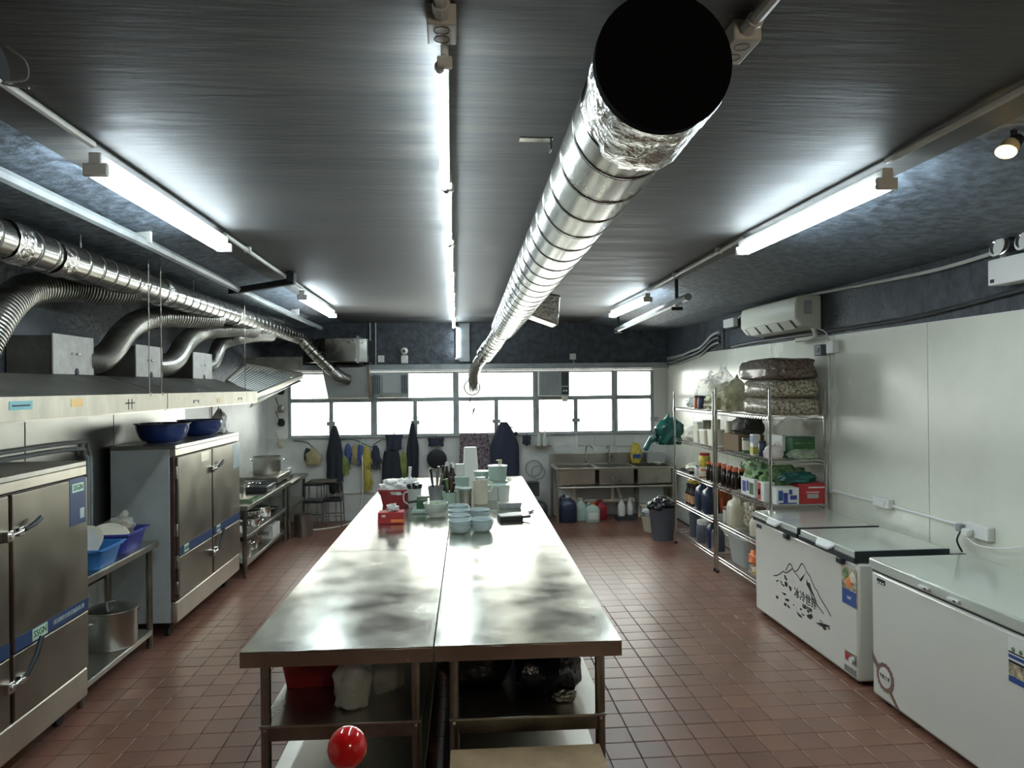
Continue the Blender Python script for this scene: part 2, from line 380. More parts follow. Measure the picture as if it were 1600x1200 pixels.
# ================================================================== CEILING SERVICES
def batten(name, label, c, L, tubes=2, group=None, axis=(0, 1, 0), base='white_plastic', facedown=(0, 0, -1), w=.11, mt='tube'):
    t = T(name, label, 'light', c, 0, group); A = Vector(axis); D = Vector(facedown); B = A.cross(D); C0 = Vector(c)
    rot = Matrix((A, B, D)).transposed()
    MB().cbox(C0 - D * .045, (L, w * .42, .05), rot).build('housing', base, t, True, bev=.004, seg=1)
    for s_ in (-1, 1):
        MB().cbox(C0 + A * s_ * (L / 2 - .012) - D * .005, (.024, w * .82, .05 if tubes == 2 else .03), rot).build('lamp_holder', base, t, True, bev=.004, seg=1)
    offs = (-.028, .028) if tubes == 2 else (.014,)
    for o_ in offs:
        p = C0 + B * o_ + D * .004
        MB().tube([p - A * (L / 2 - .03), p + A * (L / 2 - .03)], .0135, 10).build('tube', mt, t, True)
        for s_ in (-1, 1):
            MB().tube([p + A * s_ * (L / 2 - .032), p + A * s_ * (L / 2 - .01)], .0138, 10).build('tube_cap', 'grey_pipe', t, True)
    return t
GL = 'twin tube ceiling lights'
batten('fluorescent_light', 'large twin-tube fluorescent light on the left near the duct, nearest of that row', (-1.345, 3.645, 2.785), 1.57, 2, GL)
batten('fluorescent_light', 'small far twin-tube fluorescent light on the left, beyond the black bracket', (-1.377, 7.68, 2.785), 1.75, 2, GL)
batten('fluorescent_light', 'large twin-tube fluorescent light on the right, nearest of that row', (1.84, 3.68, 2.785), 1.55, 2, GL)
batten('fluorescent_light', 'small far twin-tube fluorescent light on the right above the sink side', (1.93, 7.8, 2.785), 1.62, 2, GL)
for k in range(7):
    d = ['nearest', 'second nearest', 'third from the near end', 'fourth from the near end', 'fifth from the near end', 'sixth from the near end', 'farthest'][k]
    batten('strip_light', 'single-tube strip light in the central ceiling row, %s' % d, (-.012 + .008 * k, 2.53 + 1.22 * k, 2.81), 1.215, 1, 'central row of strip lights', w=.05)
batten('strip_light', 'vertical single-tube strip light on the black back wall', (.07, YB - .09, 2.60), .5, 1, None, axis=(0, 0, 1), facedown=(0, -1, 0), w=.07)
MB().box(.105, .26, YB - .09, YB - .03, 2.32, 2.89).build('trunking', 'grey_pipe', None, loc=(.18, YB - .03, 2.32), bev=.004); tag(bpy.data.objects['trunking'], 'grey vertical trunking box on back wall beside the strip light', 'trunking')

def thing1(name, label, cat, mb, m, loc, group=None, **k):
    o = mb.build(name, m, None, loc=loc, **k); return tag(o, label, cat, group)
def conduit(label, pts, r, m='conduit', clips=None, clipm='white_plastic', name='conduit', cat='pipe'):
    t = T(name, label, cat, pts[0]); MB().tube(pts, r, 8).build('pipe', m, t, True)
    for p in clips or []: MB().cbox(p, (r * 3.2, .03, r * 2.6)).build('clip', clipm, t, True, bev=.003, seg=1)
    return t
conduit('pale conduit running along the ceiling to the left twin-tube lights', [(-1.33, 1.9, 2.875), (-1.34, 2.84, 2.875)], .014)
conduit('pale conduit joining the two left twin-tube lights', [(-1.35, 4.45, 2.875), (-1.36, 5.5, 2.875), (-1.37, 6.78, 2.875)], .014, clips=[(-1.354, 4.95, 2.88), (-1.364, 6.1, 2.88)])
conduit('pale conduit running along the ceiling to the right twin-tube lights', [(1.80, 1.7, 2.875), (1.82, 2.88, 2.875)], .016)
conduit('pale conduit joining the two right twin-tube lights', [(1.85, 4.48, 2.875), (1.88, 5.6, 2.875), (1.92, 6.96, 2.875)], .015, clips=[(1.86, 4.9, 2.88), (1.892, 6.0, 2.88)])
conduit('grey water pipe crossing the ceiling above the left duct', [(-1.80, 1.9, 2.825), (-1.80, 4.4, 2.82), (-1.81, 7.0, 2.79), (-1.83, 10.3, 2.79)], .03, 'grey_pipe', clips=[(-1.80, 4.4, 2.85), (-1.82, 8.6, 2.84)])
t = conduit('grey pipe hung below the right twin-tube lights on black hangers', [(2.02, 6.05, 2.70), (2.12, 9.2, 2.66)], .033, 'grey_pipe')
for y, x in ((6.4, 2.03), (9.1, 2.12)):
    MB().box(x - .012, x + .012, y - .015, y + .015, 2.66, 2.90).build('hanger', 'black_metal', t, True); MB().box(x - .05, x + .05, y - .02, y + .02, 2.62, 2.65).build('clamp', 'black_metal', t, True)
conduit('pale conduit sloping down the black right wall to the air conditioner', spline([(3.24, 3.97, 2.725), (3.24, 4.65, 2.70), (3.24, 5.9, 2.735), (3.24, 6.3, 2.748), (3.24, 7.5, 2.748), (3.24, 7.95, 2.70)]), .013)
conduit('thin black cable bundle sagging along the right wall above the white panels', spline([(3.25, 3.5, 2.50), (3.25, 4.7, 2.415), (3.25, 5.5, 2.40), (3.25, 6.4, 2.40), (3.25, 7.6, 2.40), (3.25, 8.2, 2.385)]), .016, 'pipe_black', name='cable', cat='cable')
# black bracket holding the pipe
t = T('pipe_bracket', 'black angle-iron bracket holding the left ceiling pipe', 'bracket', (-1.85, 6.4, 2.78))
MB().prism([(-1.9, 6.35, 2.76), (-1.28, 6.0, 2.80), (-1.28, 6.0, 2.85), (-1.9, 6.35, 2.81)], (0, .06, 0)).build('arm', 'black_metal', t, True)
MB().cbox((-1.3, 6.03, 2.855), (.06, .12, .08)).build('ceiling_plate', 'black_metal', t, True, bev=.006)
# ceiling junction boxes with stub conduits
def jbox(label, x, y, L=.11, pl=1.2):
    t = T('junction_box', label, 'junction box', (x, y, 2.9))
    MB().box(x - .037, x + .037, y - L, y, 2.845, 2.899).build('box', 'conduit', t, True, bev=.004)
    for q in (.3, .72):
        MB().tube([(x + .02 * math.cos(a), y - L * q + .02 * math.sin(a), 2.8445) for a in [i * math.pi / 7 for i in range(14)]], .0012, 4, closed=True).build('knockout', 'dark_trim', t, True)
    MB().tube([(x, y - L, 2.873), (x, y - L - pl, 2.873)], .0165, 8).build('conduit', 'conduit', t, True)
    MB().tube([(x, y - L, 2.873), (x, y - L - .05, 2.873)], .022, 8).build('coupling', 'conduit', t, True)
jbox('ceiling junction box with two round knockouts ahead of the central strip lights', -.018, 1.90)
jbox('ceiling junction box with two round knockouts right of the duct mouth', .775, 1.97, .15)
thing1('tape_strap', 'torn metal tape strap on the ceiling left of the central duct', 'strap', MB().box(.25, .37, 2.58, 2.62, 2.84, 2.846).box(.36, .366, 2.58, 2.62, 2.80, 2.846), 'galvanized', (.3, 2.6, 2.84))
t = T('ceiling_pipe_stub', 'black painted pipe end with a loose wire at the upper left ceiling', 'pipe', (-1.2, 2.05, 2.8))
MB().tube(spline([(-1.9, 2.0, 2.83), (-1.35, 2.03, 2.82), (-1.2, 2.05, 2.83)]), [.035] * 16 + [.05], 10).build('pipe', 'pipe_black', t, True)
MB().tube(spline([(-1.19, 2.05, 2.88), (-1.14, 2.05, 2.84), (-1.15, 2.07, 2.80), (-1.2, 2.05, 2.78), (-1.12, 2.03, 2.76)]), .003, 6).build('wire', 'grey_pipe', t, True)
# lamp reflection in the glass, added as a glowing fixture at the upper right
t = T('lamp_reflection', 'small warm yellow lamp reflection, added as a glowing fixture at the upper right ceiling', 'reflection', (2.05, 2.48, 2.86))
MB().tube([(2.11, 2.55, 2.9), (2.11, 2.55, 2.86)], .012, 8).build('added_stem', 'black_metal', t, True)
MB().tube([(2.13, 2.55, 2.86), (2.08, 2.53, 2.825)], [.02, .034], 12).build('added_shade', 'black_metal', t, True)
MB().sphere((2.055, 2.52, 2.80), .028, sc=(1.5, .8, .9)).build('reflected_glow', 'warm_reflection', t, True)

# ------------------------------------------------------------------ central duct
def duct(name, label, path, r, m='galvanized', ring=.28, rmat='seam_shadow_paint', n=40, rr=.004):
    t = T(name, label, 'duct', path[0]); path = [Vector(p) for p in path]
    MB().tube(path, r, n).build('duct_body', m, t, True, smooth=60)
    acc = 0; nxt = ring * .5; k = 0
    for a, b in zip(path, path[1:]):
        L = (b - a).length; d = (b - a).normalized()
        while nxt <= acc + L:
            p = a + d * (nxt - acc); w = rr * (2.6 if k % 4 == 3 else 1)
            R0 = r if not isinstance(r, list) else r[0]
            MB().tube([p - d * w, p - d * w * .5, p + d * w * .5, p + d * w], [R0, R0 + rr * .8, R0 + rr * .8, R0], n).build('seam_ring', 'galvanized', t, True, smooth=60)
            MB().tube([p + d * w, p + d * (w + .012)], [R0 + .002] * 2, n).build('painted_seam_shadow', rmat, t, True); nxt += ring; k += 1  # dark sleeve painted as the raised ring's shadow
        acc += L
    return t
cd = duct('central_duct', 'large central galvanized spiral duct hung under the ceiling towards the windows', [(.515, 1.95, 2.715), (.66, 9.1, 2.70)], .158)
def foil_tube(path, r, n=48, amp=.012, seed=0, fr=9.):
    b = MB(); b.tube(path, r, n, cap=False)
    for i, v in enumerate(b.v):
        q = amp * noise.noise(v * fr + Vector((seed, 0, 0))) + amp * .6 * noise.noise(v * fr * 2.7); k = i // n; c = Vector(path[k]); d = (v - c).normalized(); v += d * q
    return b
pth = [Vector((.507 + .0205 * i / 14, 1.68 + i * .024, 2.715)) for i in range(15)]
foil_tube(pth, .163).build('foil_wrap', 'foil', cd, True, smooth=20)
MB().lathe([(.158, 0), (.158, .004), (.10, .012), (.02, .014), (1e-4, .014)], (.507, 1.69, 2.715), 40, rot=Matrix.Rotation(R(90), 3, 'X')).build('end_cap', 'matte_black', cd, True)
MB().tube([(.507, 1.672, 2.715), (.507, 1.70, 2.715)], .166, 40).build('end_sleeve', 'matte_black', cd, True)
# drop to the window vent
duct('duct_drop', 'thinner galvanized duct sloping down from the central duct to the window', [(.655, 9.05, 2.70), (.58, 9.65, 2.56), (.46, 10.1, 2.40)], .12, ring=.12)
t = T('duct_elbow', 'foil wrapped duct elbow turning down in front of the window', 'duct', (.40, 10.2, 2.34))
foil_tube(spline([(.47, 10.08, 2.41), (.36, 10.3, 2.27), (.31, 10.42, 2.14), (.305, 10.5, 2.02)], 6), .082, 24, .008).build('elbow', 'foil', t, True, smooth=25)
MB().tube([(.305, 10.47, 2.05), (.31, 10.62, 1.93), (.31, 10.79, 1.93)], .075, 24).build('outlet', 'galvanized', t, True)
MB().tube([(.31 + .115 * math.cos(a) - .02, 10.74, 1.94 + .115 * math.sin(a)) for a in [i * math.pi / 14 for i in range(28)]], .012, 6, closed=True).build('collar_ring', 'galvanized', t, True)
thing1('branch_cap', 'dark foil-wrapped stub box on the right side of the central duct', 'duct', MB().prism([(.72, 6.6, 2.60), (1.0, 6.75, 2.52), (1.02, 6.7, 2.80), (.78, 6.6, 2.82)], (0, .35, 0)), 'foil', (.85, 6.7, 2.6), bev=.02)
thing1('cable_coil', 'coil of black cable hanging in front of the middle window', 'cable', MB().tube([(.24 + .085 * math.cos(a), YB - .05, 1.63 + .10 * math.sin(a)) for a in [i * math.pi / 12 for i in range(24)]], .006, 6, closed=True).tube([(.345 + .05 * math.cos(a), YB - .06, 1.58 + .05 * math.sin(a)) for a in [i * math.pi / 9 for i in range(18)]], .006, 6, closed=True).tube(spline([(.27, YB - .05, 1.80), (.26, YB - .05, 1.72), (.31, YB - .05, 1.62), (.29, YB - .05, 1.52)]), .007, 6), 'pipe_black', (.27, YB - .05, 1.6))
thing1('hanging_cable', 'thin cable loop dangling from the duct elbow over the window', 'cable', MB().tube(spline([(.50, YB - .06, 2.2), (.52, YB - .06, 2.05), (.49, YB - .06, 1.95), (.40, YB - .06, 1.90)]), .004, 6), 'pipe_black', (.5, YB - .06, 2.1))

# ------------------------------------------------------------------ left duct and flexible branches
ld = duct('left_duct', 'galvanized round duct above the left hoods', [(-2.10, 1.9, 2.66), (-2.10, 10.2, 2.66)], .095, ring=.16, n=32, rr=.003)
duct('left_duct_drop', 'galvanized duct sloping down from the left duct end', [(-2.10, 10.16, 2.66), (-1.92, 10.25, 2.45), (-1.68, 10.32, 2.20)], .085, ring=.10, n=24, rr=.003)
for k, (y, z) in enumerate(((3.55, 2.66), (3.95, 2.66), (5.35, 2.66), (7.1, 2.66))):
    foil_tube([(-2.10, y + i * .015, z) for i in range(6 if k > 1 else 10)], .099, 40, .01, k).build('foil_tape', 'foil', ld, True, smooth=20)
for y in (4.3, 6.1, 8.1, 9.3):
    MB().tube([(-2.10, y, 2.72), (-2.10, y, 2.9)], .004, 6).build('hanger_rod', 'conduit', ld, True)
def flex(label, pts, r=.09, k=12, name='flexible_duct'):
    p = spline(pts, k); q = []; rs = []
    for i in range(len(p) - 1):
        nn = max(1, round((p[i + 1] - p[i]).length / .024)); 
        for m_ in range(nn): q += [p[i].lerp(p[i + 1], (m_ + f_) / nn) for f_ in (0, .3, .5, .8)]; rs += [r, r, r * .83, r * .83]
    t = T(name, label, 'duct', pts[0]); MB().tube(q, rs, 20).build('hose', 'flex_foil', t, True, smooth=15); return t
flex('thick flexible silver hose at the left edge, nearest of the hood hoses', [(-2.46, 3.92, 2.05), (-2.44, 4.0, 2.22), (-2.42, 4.16, 2.42), (-2.40, 4.34, 2.53), (-2.33, 4.60, 2.585), (-2.2, 4.80, 2.59), (-2.10, 4.98, 2.60)], .095)
flex('flexible silver hose rising right of the first hood fan box', [(-2.48, 5.09, 2.15), (-2.44, 5.22, 2.16), (-2.42, 5.36, 2.23), (-2.42, 5.58, 2.38), (-2.40, 5.80, 2.48), (-2.32, 6.05, 2.54), (-2.2, 6.4, 2.57), (-2.1, 6.7, 2.58)])
flex('flexible silver hose rising right of the second hood fan box', [(-2.48, 6.25, 2.14), (-2.44, 6.42, 2.16), (-2.42, 6.58, 2.23), (-2.42, 6.81, 2.38), (-2.40, 7.08, 2.49), (-2.32, 7.3, 2.54), (-2.2, 7.6, 2.57), (-2.1, 7.9, 2.58)])
flex('flexible silver hose rising right of the third hood fan box, farthest', [(-2.48, 7.50, 2.17), (-2.44, 7.60, 2.22), (-2.42, 7.68, 2.33), (-2.40, 7.78, 2.43), (-2.28, 7.98, 2.50), (-2.16, 8.3, 2.55), (-2.1, 8.6, 2.57)], .075)
flex('short flexible hose end entering the window vent box', [(-1.69, 10.32, 2.21), (-1.58, 10.36, 2.10), (-1.48, 10.45, 2.06)], .085, 10, 'vent_hose')
# hoods
for k, (y0, y1) in enumerate(((1.6, 5.225), (5.24, 7.57))):
    lab = ('long stainless extractor hood over the near steamer, upper left', 'stainless extractor hood over the far steamer with logo plates')[k]
    t = T('extractor_hood', lab, 'hood', (-2.35, (y0 + y1) / 2, 1.78))
    MB().prism([(-2.0, y0, 1.815), (-1.985, y0, 1.815), (-1.985, y0, 1.925), (-2.0, y0, 1.925)], (0, y1 - y0, 0)).build('front_lip', 'hood_lip', t, True)
    MB().prism([(-2.0, y0, 1.922), (-2.40, y0, 2.05), (-2.69, y0, 2.05), (-2.69, y0, 2.04), (-2.405, y0, 2.04), (-2.0, y0, 1.91)], (0, y1 - y0, 0)).build('canopy', 'hood_side', t, True)
    for yy in (y0, y1 - .012): MB().prism([(-2.0, yy, 1.815), (-2.0, yy, 1.91), (-2.40, yy, 2.035), (-2.69, yy, 2.03), (-2.69, yy, 1.815)], (0, .012, 0)).build('end_panel', 'steel', t, True)
    MB().box(-2.69, -2.0, y0, y1, 1.805, 1.815).build('underside', 'steel_dark', t, True)
    if k == 0:
        MB().box(-1.985, -1.983, 3.42, 3.60, 1.865, 1.905).build('cyan_plate', 'sticker_teal', t, True)
        MB().box(-1.983, -1.982, 3.44, 3.58, 1.88, 1.888).build('plate_print', 'ink', t, True)
        MB().box(-1.985, -1.983, 3.95, 4.07, 1.865, 1.908).build('orange_sticker', 'sticker_orange', t, True)
        for yy in (4.58,): MB().box(-1.985, -1.983, yy, yy + .13, 1.866, 1.874).box(-1.985, -1.983, yy + .04, yy + .046, 1.83, 1.895).box(-1.985, -1.983, yy + .085, yy + .091, 1.83, 1.895).build('logo_mark', 'ink', t, True)
    else:
        for yy in (5.74, 6.9): MB().box(-1.985, -1.983, yy, yy + .12, 1.86, 1.868).box(-1.985, -1.983, yy, yy + .02, 1.845, 1.862).box(-1.985, -1.983, yy + .10, yy + .12, 1.845, 1.862).build('logo_mark', 'ink', t, True)
        MB().box(-1.985, -1.983, 6.30, 6.40, 1.835, 1.875).build('sticker', 'sticker_orange', t, True)
    ys = ((4.595, 5.09),) if k == 0 else ((5.745, 6.25), (6.97, 7.50))
    for a, c in ys:
        xx = -2.42
        fb = T('hood_fan_box', ['pale square plate fan box on the near hood', 'pale square plate fan box on the far hood, nearer of the two', 'pale square plate fan box on the far hood, farther of the two'][0 if k == 0 else (1 if a < 6 else 2)], 'fan box', (xx, (a + c) / 2, 2.052))
        MB().box(xx - .265, xx - .004, a + .01, c - .01, 2.052, 2.29).build('casing', 'hood_side', fb, True)
        MB().box(xx, xx + .012, a, c, 2.052, 2.302).build('cover_plate', 'plate_metal', fb, True, bev=.003)
        MB().sphere((xx + .013, a + (c - a) * .55, 2.07), .025, sc=(.3, 1, 1)).build('cable_hole', 'ink', fb, True)
        for q in (.42, .55, .62): MB().sphere((xx + .013, a + (c - a) * q, 2.185), .009).build('screw', 'chrome', fb, True)
for k, (y, x) in enumerate(((4.955, -1.995), (5.155, -1.995), (7.17, -1.995))):
    thing1('hanging_rod', ['thin threaded rod holding the near hood at its joint', 'thin threaded rod just right of the hood joint rod', 'thin threaded rod holding the far hood by its end'][k], 'rod', MB().tube([(x, y, 1.91), (x, y, 2.9)], .004, 6).cbox((x, y, 1.92), (.02, .02, .02)), 'steel_dark', (x, y, 1.91))
# slatted filter hood beyond
t = T('filter_hood', 'slanted hood end with metal filter slats beyond the long hoods', 'hood', (-2.3, 8.3, 1.9))
A, B_, C_, D_ = Vector((-2.36, 7.80, 2.03)), Vector((-2.02, 7.60, 1.88)), Vector((-2.0, 9.85, 2.115)), Vector((-2.62, 9.42, 2.25))
def edge(a, b, r, nm='frame_bar', m='steel_bright'): MB().cbox((a + b) / 2, (r, (b - a).length, r), Vector((0, 1, 0)).rotation_difference((b - a).normalized()).to_matrix()).build(nm, m, t, True)
edge(A, B_, .03); edge(B_, C_, .035); edge(C_, D_, .07); edge(D_, A, .03)
for i in range(1, 16):
    u = i / 16; MB().prism([A.lerp(B_, u - .013), A.lerp(B_, u + .013), D_.lerp(C_, u + .013), D_.lerp(C_, u - .013)], (0, 0, .003)).build('filter_slat', 'white_wall', t, True)
MB().prism([A + Vector((0, 0, -.06)), B_ + Vector((0, 0, -.05)), C_ + Vector((0, 0, -.06)), D_ + Vector((0, 0, -.06))], (0, 0, -.01)).build('filter_tray', 'black_metal', t, True)
MB().prism([B_ + Vector((.02, 0, .0)), C_ + Vector((.02, 0, 0)), Vector((-2.05, 9.8, 2.03)), Vector((-2.06, 7.60, 1.76))], (-.012, 0, 0)).build('side_panel', 'steel_dark', t, True)
MB().box(-2.69, -1.95, 9.6, 9.64, 2.20, 2.36).build('back_rail', 'steel_dark', t, True)
# galvanized elbow and window vent box at the back left
t = T('galvanized_elbow', 'big galvanized sheet duct elbow under the ceiling at the back left', 'duct', (-1.5, 10.3, 2.3))
b = MB(); pr = []
for i in range(9):
    a = math.pi / 2 * i / 8; pr.append((-1.95 + .42 * math.sin(a) , 10.62 - .45 * (1 - 0) + .45 * (1 - math.cos(a)) * 0 - .12 * math.sin(a), 0))
b.prism([(-2.15, 10.7, 2.31), (-1.85, 10.28, 2.31), (-1.65, 10.18, 2.31), (-1.30, 10.18, 2.31), (-1.30, 10.7, 2.31)], (0, 0, .34)).build('elbow_body', 'galvanized', t, True, bev=.012)
MB().box(-1.32, -1.29, 10.15, 10.72, 2.29, 2.67).build('flange', 'steel_dark', t, True)
MB().box(-1.29, -1.18, 10.2, 10.7, 2.31, 2.63).build('outlet_collar', 'galvanized', t, True)
t = T('window_vent_box', 'grey sheet-metal vent box slanted into the window at the back left', 'vent box', (-1.5, 10.6, 1.8))
MB().hexa([(-1.79, 10.62, 1.80), (-1.20, 10.62, 1.80), (-1.20, 10.79, 1.80), (-1.79, 10.79, 1.80)], [(-1.83, 10.35, 2.24), (-1.20, 10.35, 2.24), (-1.20, 10.79, 2.24), (-1.83, 10.79, 2.24)]).build('box', 'steel_side', t, True, bev=.006)
MB().prism([(-1.21, 10.60, 1.79), (-1.17, 10.60, 1.79), (-1.17, 10.33, 2.25), (-1.21, 10.33, 2.25)], (0, .02, 0)).build('edge_strip', 'steel_bright', t, True)
MB().prism([(-1.80, 10.60, 1.79), (-1.20, 10.60, 1.79), (-1.20, 10.60, 1.81), (-1.80, 10.60, 1.81)], (0, .02, 0)).build('sill_strip', 'steel_bright', t, True)
thing1('blue_film', 'pale blue film patch on the upper left window pane', 'film', MB().box(-2.05, -1.81, YB - .012, YB - .008, 1.80, 2.15), 'glass_film', (-1.93, YB - .01, 1.8), smooth=0)
# window fans / air conditioners
t = T('window_fan', 'grey square window ventilator left of the strip light', 'fan', (-.89, 10.72, 1.78))
MB().box(-1.14, -.64, 10.66, 10.82, 1.80, 2.16).build('casing', 'grey_pipe', t, True, bev=.01)
MB().box(-1.02, -.76, 10.645, 10.66, 1.86, 2.13).build('fan_panel', 'poly_tank', t, True, bev=.006)
for k in range(3):
    MB().box(-1.125 + k * .03, -1.115 + k * .03, 10.64, 10.66, 1.86, 2.13).build('louvre', 'dark_trim', t, True); MB().box(-.735 + k * .03, -.725 + k * .03, 10.64, 10.66, 1.86, 2.13).build('louvre', 'dark_trim', t, True)
MB().box(-1.06, -.72, 10.65, 10.66, 1.81, 1.84).build('switch_panel', 'steel_dark', t, True)
t = T('window_air_conditioner', 'pale window air conditioner with louvred front right of the centre', 'air conditioner', (1.52, 10.7, 1.8))
MB().box(1.27, 1.73, 10.62, 10.82, 1.80, 2.17).build('casing', 'poly_tank', t, True, bev=.01)
for k in range(16): MB().box(1.295, 1.575, 10.608, 10.625, 1.825 + k * .021, 1.834 + k * .021).build('louvre', 'grey_pipe', t, True)
MB().box(1.61, 1.71, 10.61, 10.625, 1.95, 2.15).build('side_grille', 'dark_trim', t, True); MB().box(1.61, 1.71, 10.61, 10.625, 1.82, 1.93).build('control_panel', 'dark_trim', t, True)
for k in (0, 1): MB().tube([(1.64 + k * .04, 10.60, 1.875), (1.64 + k * .04, 10.615, 1.875)], .014, 12).build('knob', 'white_plastic', t, True)
thing1('wall_timer', 'small cream switch box hanging under the window air conditioner', 'switch', MB().box(1.62, 1.70, 10.60, 10.66, 1.715, 1.80), 'cream', (1.66, 10.63, 1.7), bev=.006)
# small boxes on the black back wall
for k, x in enumerate((-1.04,)):
    thing1('socket_box', 'small white socket box on the black back wall left of the camera', 'socket', MB().box(x - .045, x + .045, 10.72, 10.77, 2.32, 2.42), 'white_plastic', (x, 10.74, 2.32), bev=.006)
t = T('wall_camera', 'white dome security camera on a bracket on the black back wall', 'camera', (-.70, 10.7, 2.32))
MB().box(-.75, -.65, 10.71, 10.77, 2.30, 2.42).build('bracket', 'white_plastic', t, True, bev=.01); MB().sphere((-.70, 10.68, 2.48), .055).build('head', 'white_plastic', t, True); MB().sphere((-.70, 10.635, 2.48), .022).build('lens', 'ink', t, True)
for k, x in enumerate((-1.2, -1.12)): thing1('wall_conduit', ['thin grey conduit on the back wall, left of a pair', 'thin grey conduit on the back wall, right of a pair'][k], 'pipe', MB().tube([(x, 10.75, 2.29), (x, 10.75, 2.9)], .011, 8), 'grey_pipe', (x, 10.75, 2.3))
t = T('socket_box', 'small white socket box on the black back wall above the right windows', 'socket', (1.80, 10.74, 2.35))
MB().box(1.76, 1.85, 10.72, 10.77, 2.34, 2.43).build('box', 'white_plastic', t, True, bev=.006)
MB().tube(spline([(1.81, 10.73, 2.34), (1.83, 10.70, 2.2), (1.87, 10.70, 2.13), (1.83, 10.7, 2.1), (1.81, 10.72, 2.0), (1.80, 10.72, 1.79)]), .004, 6).build('cord', 'white_plastic', t, True)

# ------------------------------------------------------------------ right wall equipment
t = T('split_air_conditioner', 'cream split air conditioner on the right wall under the ceiling', 'air conditioner', (3.15, 6.76, 2.45))
prof = [(3.262, 2.728), (3.10, 2.735), (3.035, 2.715), (3.02, 2.66), (3.02, 2.53), (3.08, 2.455), (3.262, 2.43)]
MB().prism([(x, 6.15, z) for x, z in prof], (0, 1.22, 0)).build('casing', 'ac_white', t, True, bev=.014)
MB().prism([(3.03, 6.25, 2.51), (3.085, 6.25, 2.448), (3.10, 6.25, 2.455), (3.045, 6.25, 2.52)], (0, 1.04, 0)).build('air_outlet', 'dark_trim', t, True)
for q in (6.28, 6.53, 6.78, 7.03): MB().prism([(3.02, q, 2.515), (3.08, q, 2.442), (3.09, q, 2.45), (3.03, q, 2.525)], (0, .2, 0)).build('louvre', 'ac_white', t, True)
MB().box(3.10, 3.17, 6.142, 6.15, 2.56, 2.68).build('side_label', 'grey_pipe', t, True)
MB().tube(spline([(3.2, 6.2, 2.45), (3.2, 6.15, 2.39), (3.2, 6.18, 2.355), (3.2, 6.5, 2.35)]), .02, 8).build('drain_hose', 'ac_white', t, True)
thing1('coupling_box', 'small white junction box left of the split air conditioner', 'junction box', MB().box(3.17, 3.23, 7.95, 8.25, 2.60, 2.70), 'white_plastic', (3.2, 8.1, 2.6), bev=.008)
for k in range(3):
    o = .05 * k
    conduit(['uppermost', 'middle', 'lowest'][k] + ' of three bent refrigerant pipes on the right wall near the back corner', spline([(3.24, 8.55, 2.58 - o * 1.2), (3.24, 8.8, 2.56 - o * 1.2), (3.24, 9.2, 2.44 - o), (3.24, 9.6, 2.40 - o), (3.24, 10.1, 2.36 - o), (3.24, 10.68, 2.35 - o)]), .018, 'pipe_black' if k else 'grey_pipe', name='refrigerant_pipe')
conduit('black vertical pipe on the right wall beside the refrigerant pipes', [(3.21, 8.35, 2.36), (3.21, 8.35, 2.62)], .022, 'pipe_black', name='wall_pipe')
t = T('emergency_light', 'white emergency light box with two round lamps on the right wall', 'light', (3.15, 3.6, 2.5))
MB().box(3.13, 3.255, 3.20, 3.99, 2.505, 2.655).build('case', 'white_plastic', t, True, bev=.006)
for y in (3.93, 3.74):
    MB().tube([(3.17, y, 2.655), (3.19, y, 2.69)], .012, 8).build('swivel', 'white_plastic', t, True)
    MB().lathe([(.025, 0), (.052, .03), (.056, .05), (.05, .052), (.012, .03), (1e-4, .03)], (3.19, y, 2.715), 20, rot=Matrix.Rotation(R(-75), 3, 'Y') @ Matrix.Rotation(R(20), 3, 'X')).build('lamp_head', 'reflector', t, True)
    MB().lathe([(.052, .0), (.058, .004), (.052, .010)], (3.145, y, 2.725), 20, rot=Matrix.Rotation(R(-75), 3, 'Y')).build('lamp_rim', 'white_plastic', t, True)
MB().box(3.128, 3.13, 3.94, 3.97, 2.52, 2.54).build('mark', 'ink', t, True)
# switch and conduit at the rack post
t = T('isolator_switch', 'black and white isolator switch pair on the right wall above the racks', 'switch', (3.24, 6.03, 2.2))
MB().box(3.19, 3.262, 6.04, 6.16, 2.19, 2.285).build('switch_body', 'grey_jug', t, True, bev=.006); MB().box(3.185, 3.19, 6.07, 6.12, 2.215, 2.255).build('knob', 'dark_trim', t, True)
MB().box(3.20, 3.262, 5.86, 5.97, 2.20, 2.31).build('socket_body', 'white_plastic', t, True, bev=.006)
MB().tube([(3.25, 6.02, 2.28), (3.25, 6.02, 1.0)], .012, 8).build('conduit', 'conduit', t, True)
MB().tube(spline([(3.2, 5.92, 2.31), (3.2, 5.98, 2.39), (3.2, 6.16, 2.44)]), .005, 6).build('cord', 'white_plastic', t, True)
conduit('white conduit sloping along the right wall behind the freezers', [(3.25, 5.98, 1.02), (3.25, 5.35, 1.03), (3.25, 4.34, 1.025)], .013, 'white_plastic')
t = T('wall_socket', 'white wall socket box above the far freezer', 'socket', (3.24, 5.4, 1.0))
MB().box(3.215, 3.262, 5.12, 5.33, 1.00, 1.08).build('box', 'white_plastic', t, True, bev=.008); MB().box(3.205, 3.215, 5.17, 5.28, 1.02, 1.06).build('switch', 'white_plastic', t, True, bev=.003)
t = T('wall_socket', 'white twin wall socket with plugs above the freezer joint', 'socket', (3.24, 4.5, .97))
MB().box(3.215, 3.262, 4.12, 4.34, .975, 1.065).build('box', 'white_plastic', t, True, bev=.008)
MB().box(3.17, 3.215, 4.24, 4.30, .98, 1.03).build('plug', 'white_plastic', t, True, bev=.01); MB().box(3.175, 3.215, 4.31, 4.36, 1.0, 1.05).build('plug', 'grey_pipe', t, True, bev=.008)
MB().tube(spline([(3.2, 4.34, 1.0), (3.18, 4.345, .94), (3.21, 4.34, .87)]), .006, 6).build('black_cord', 'black_plastic', t, True)
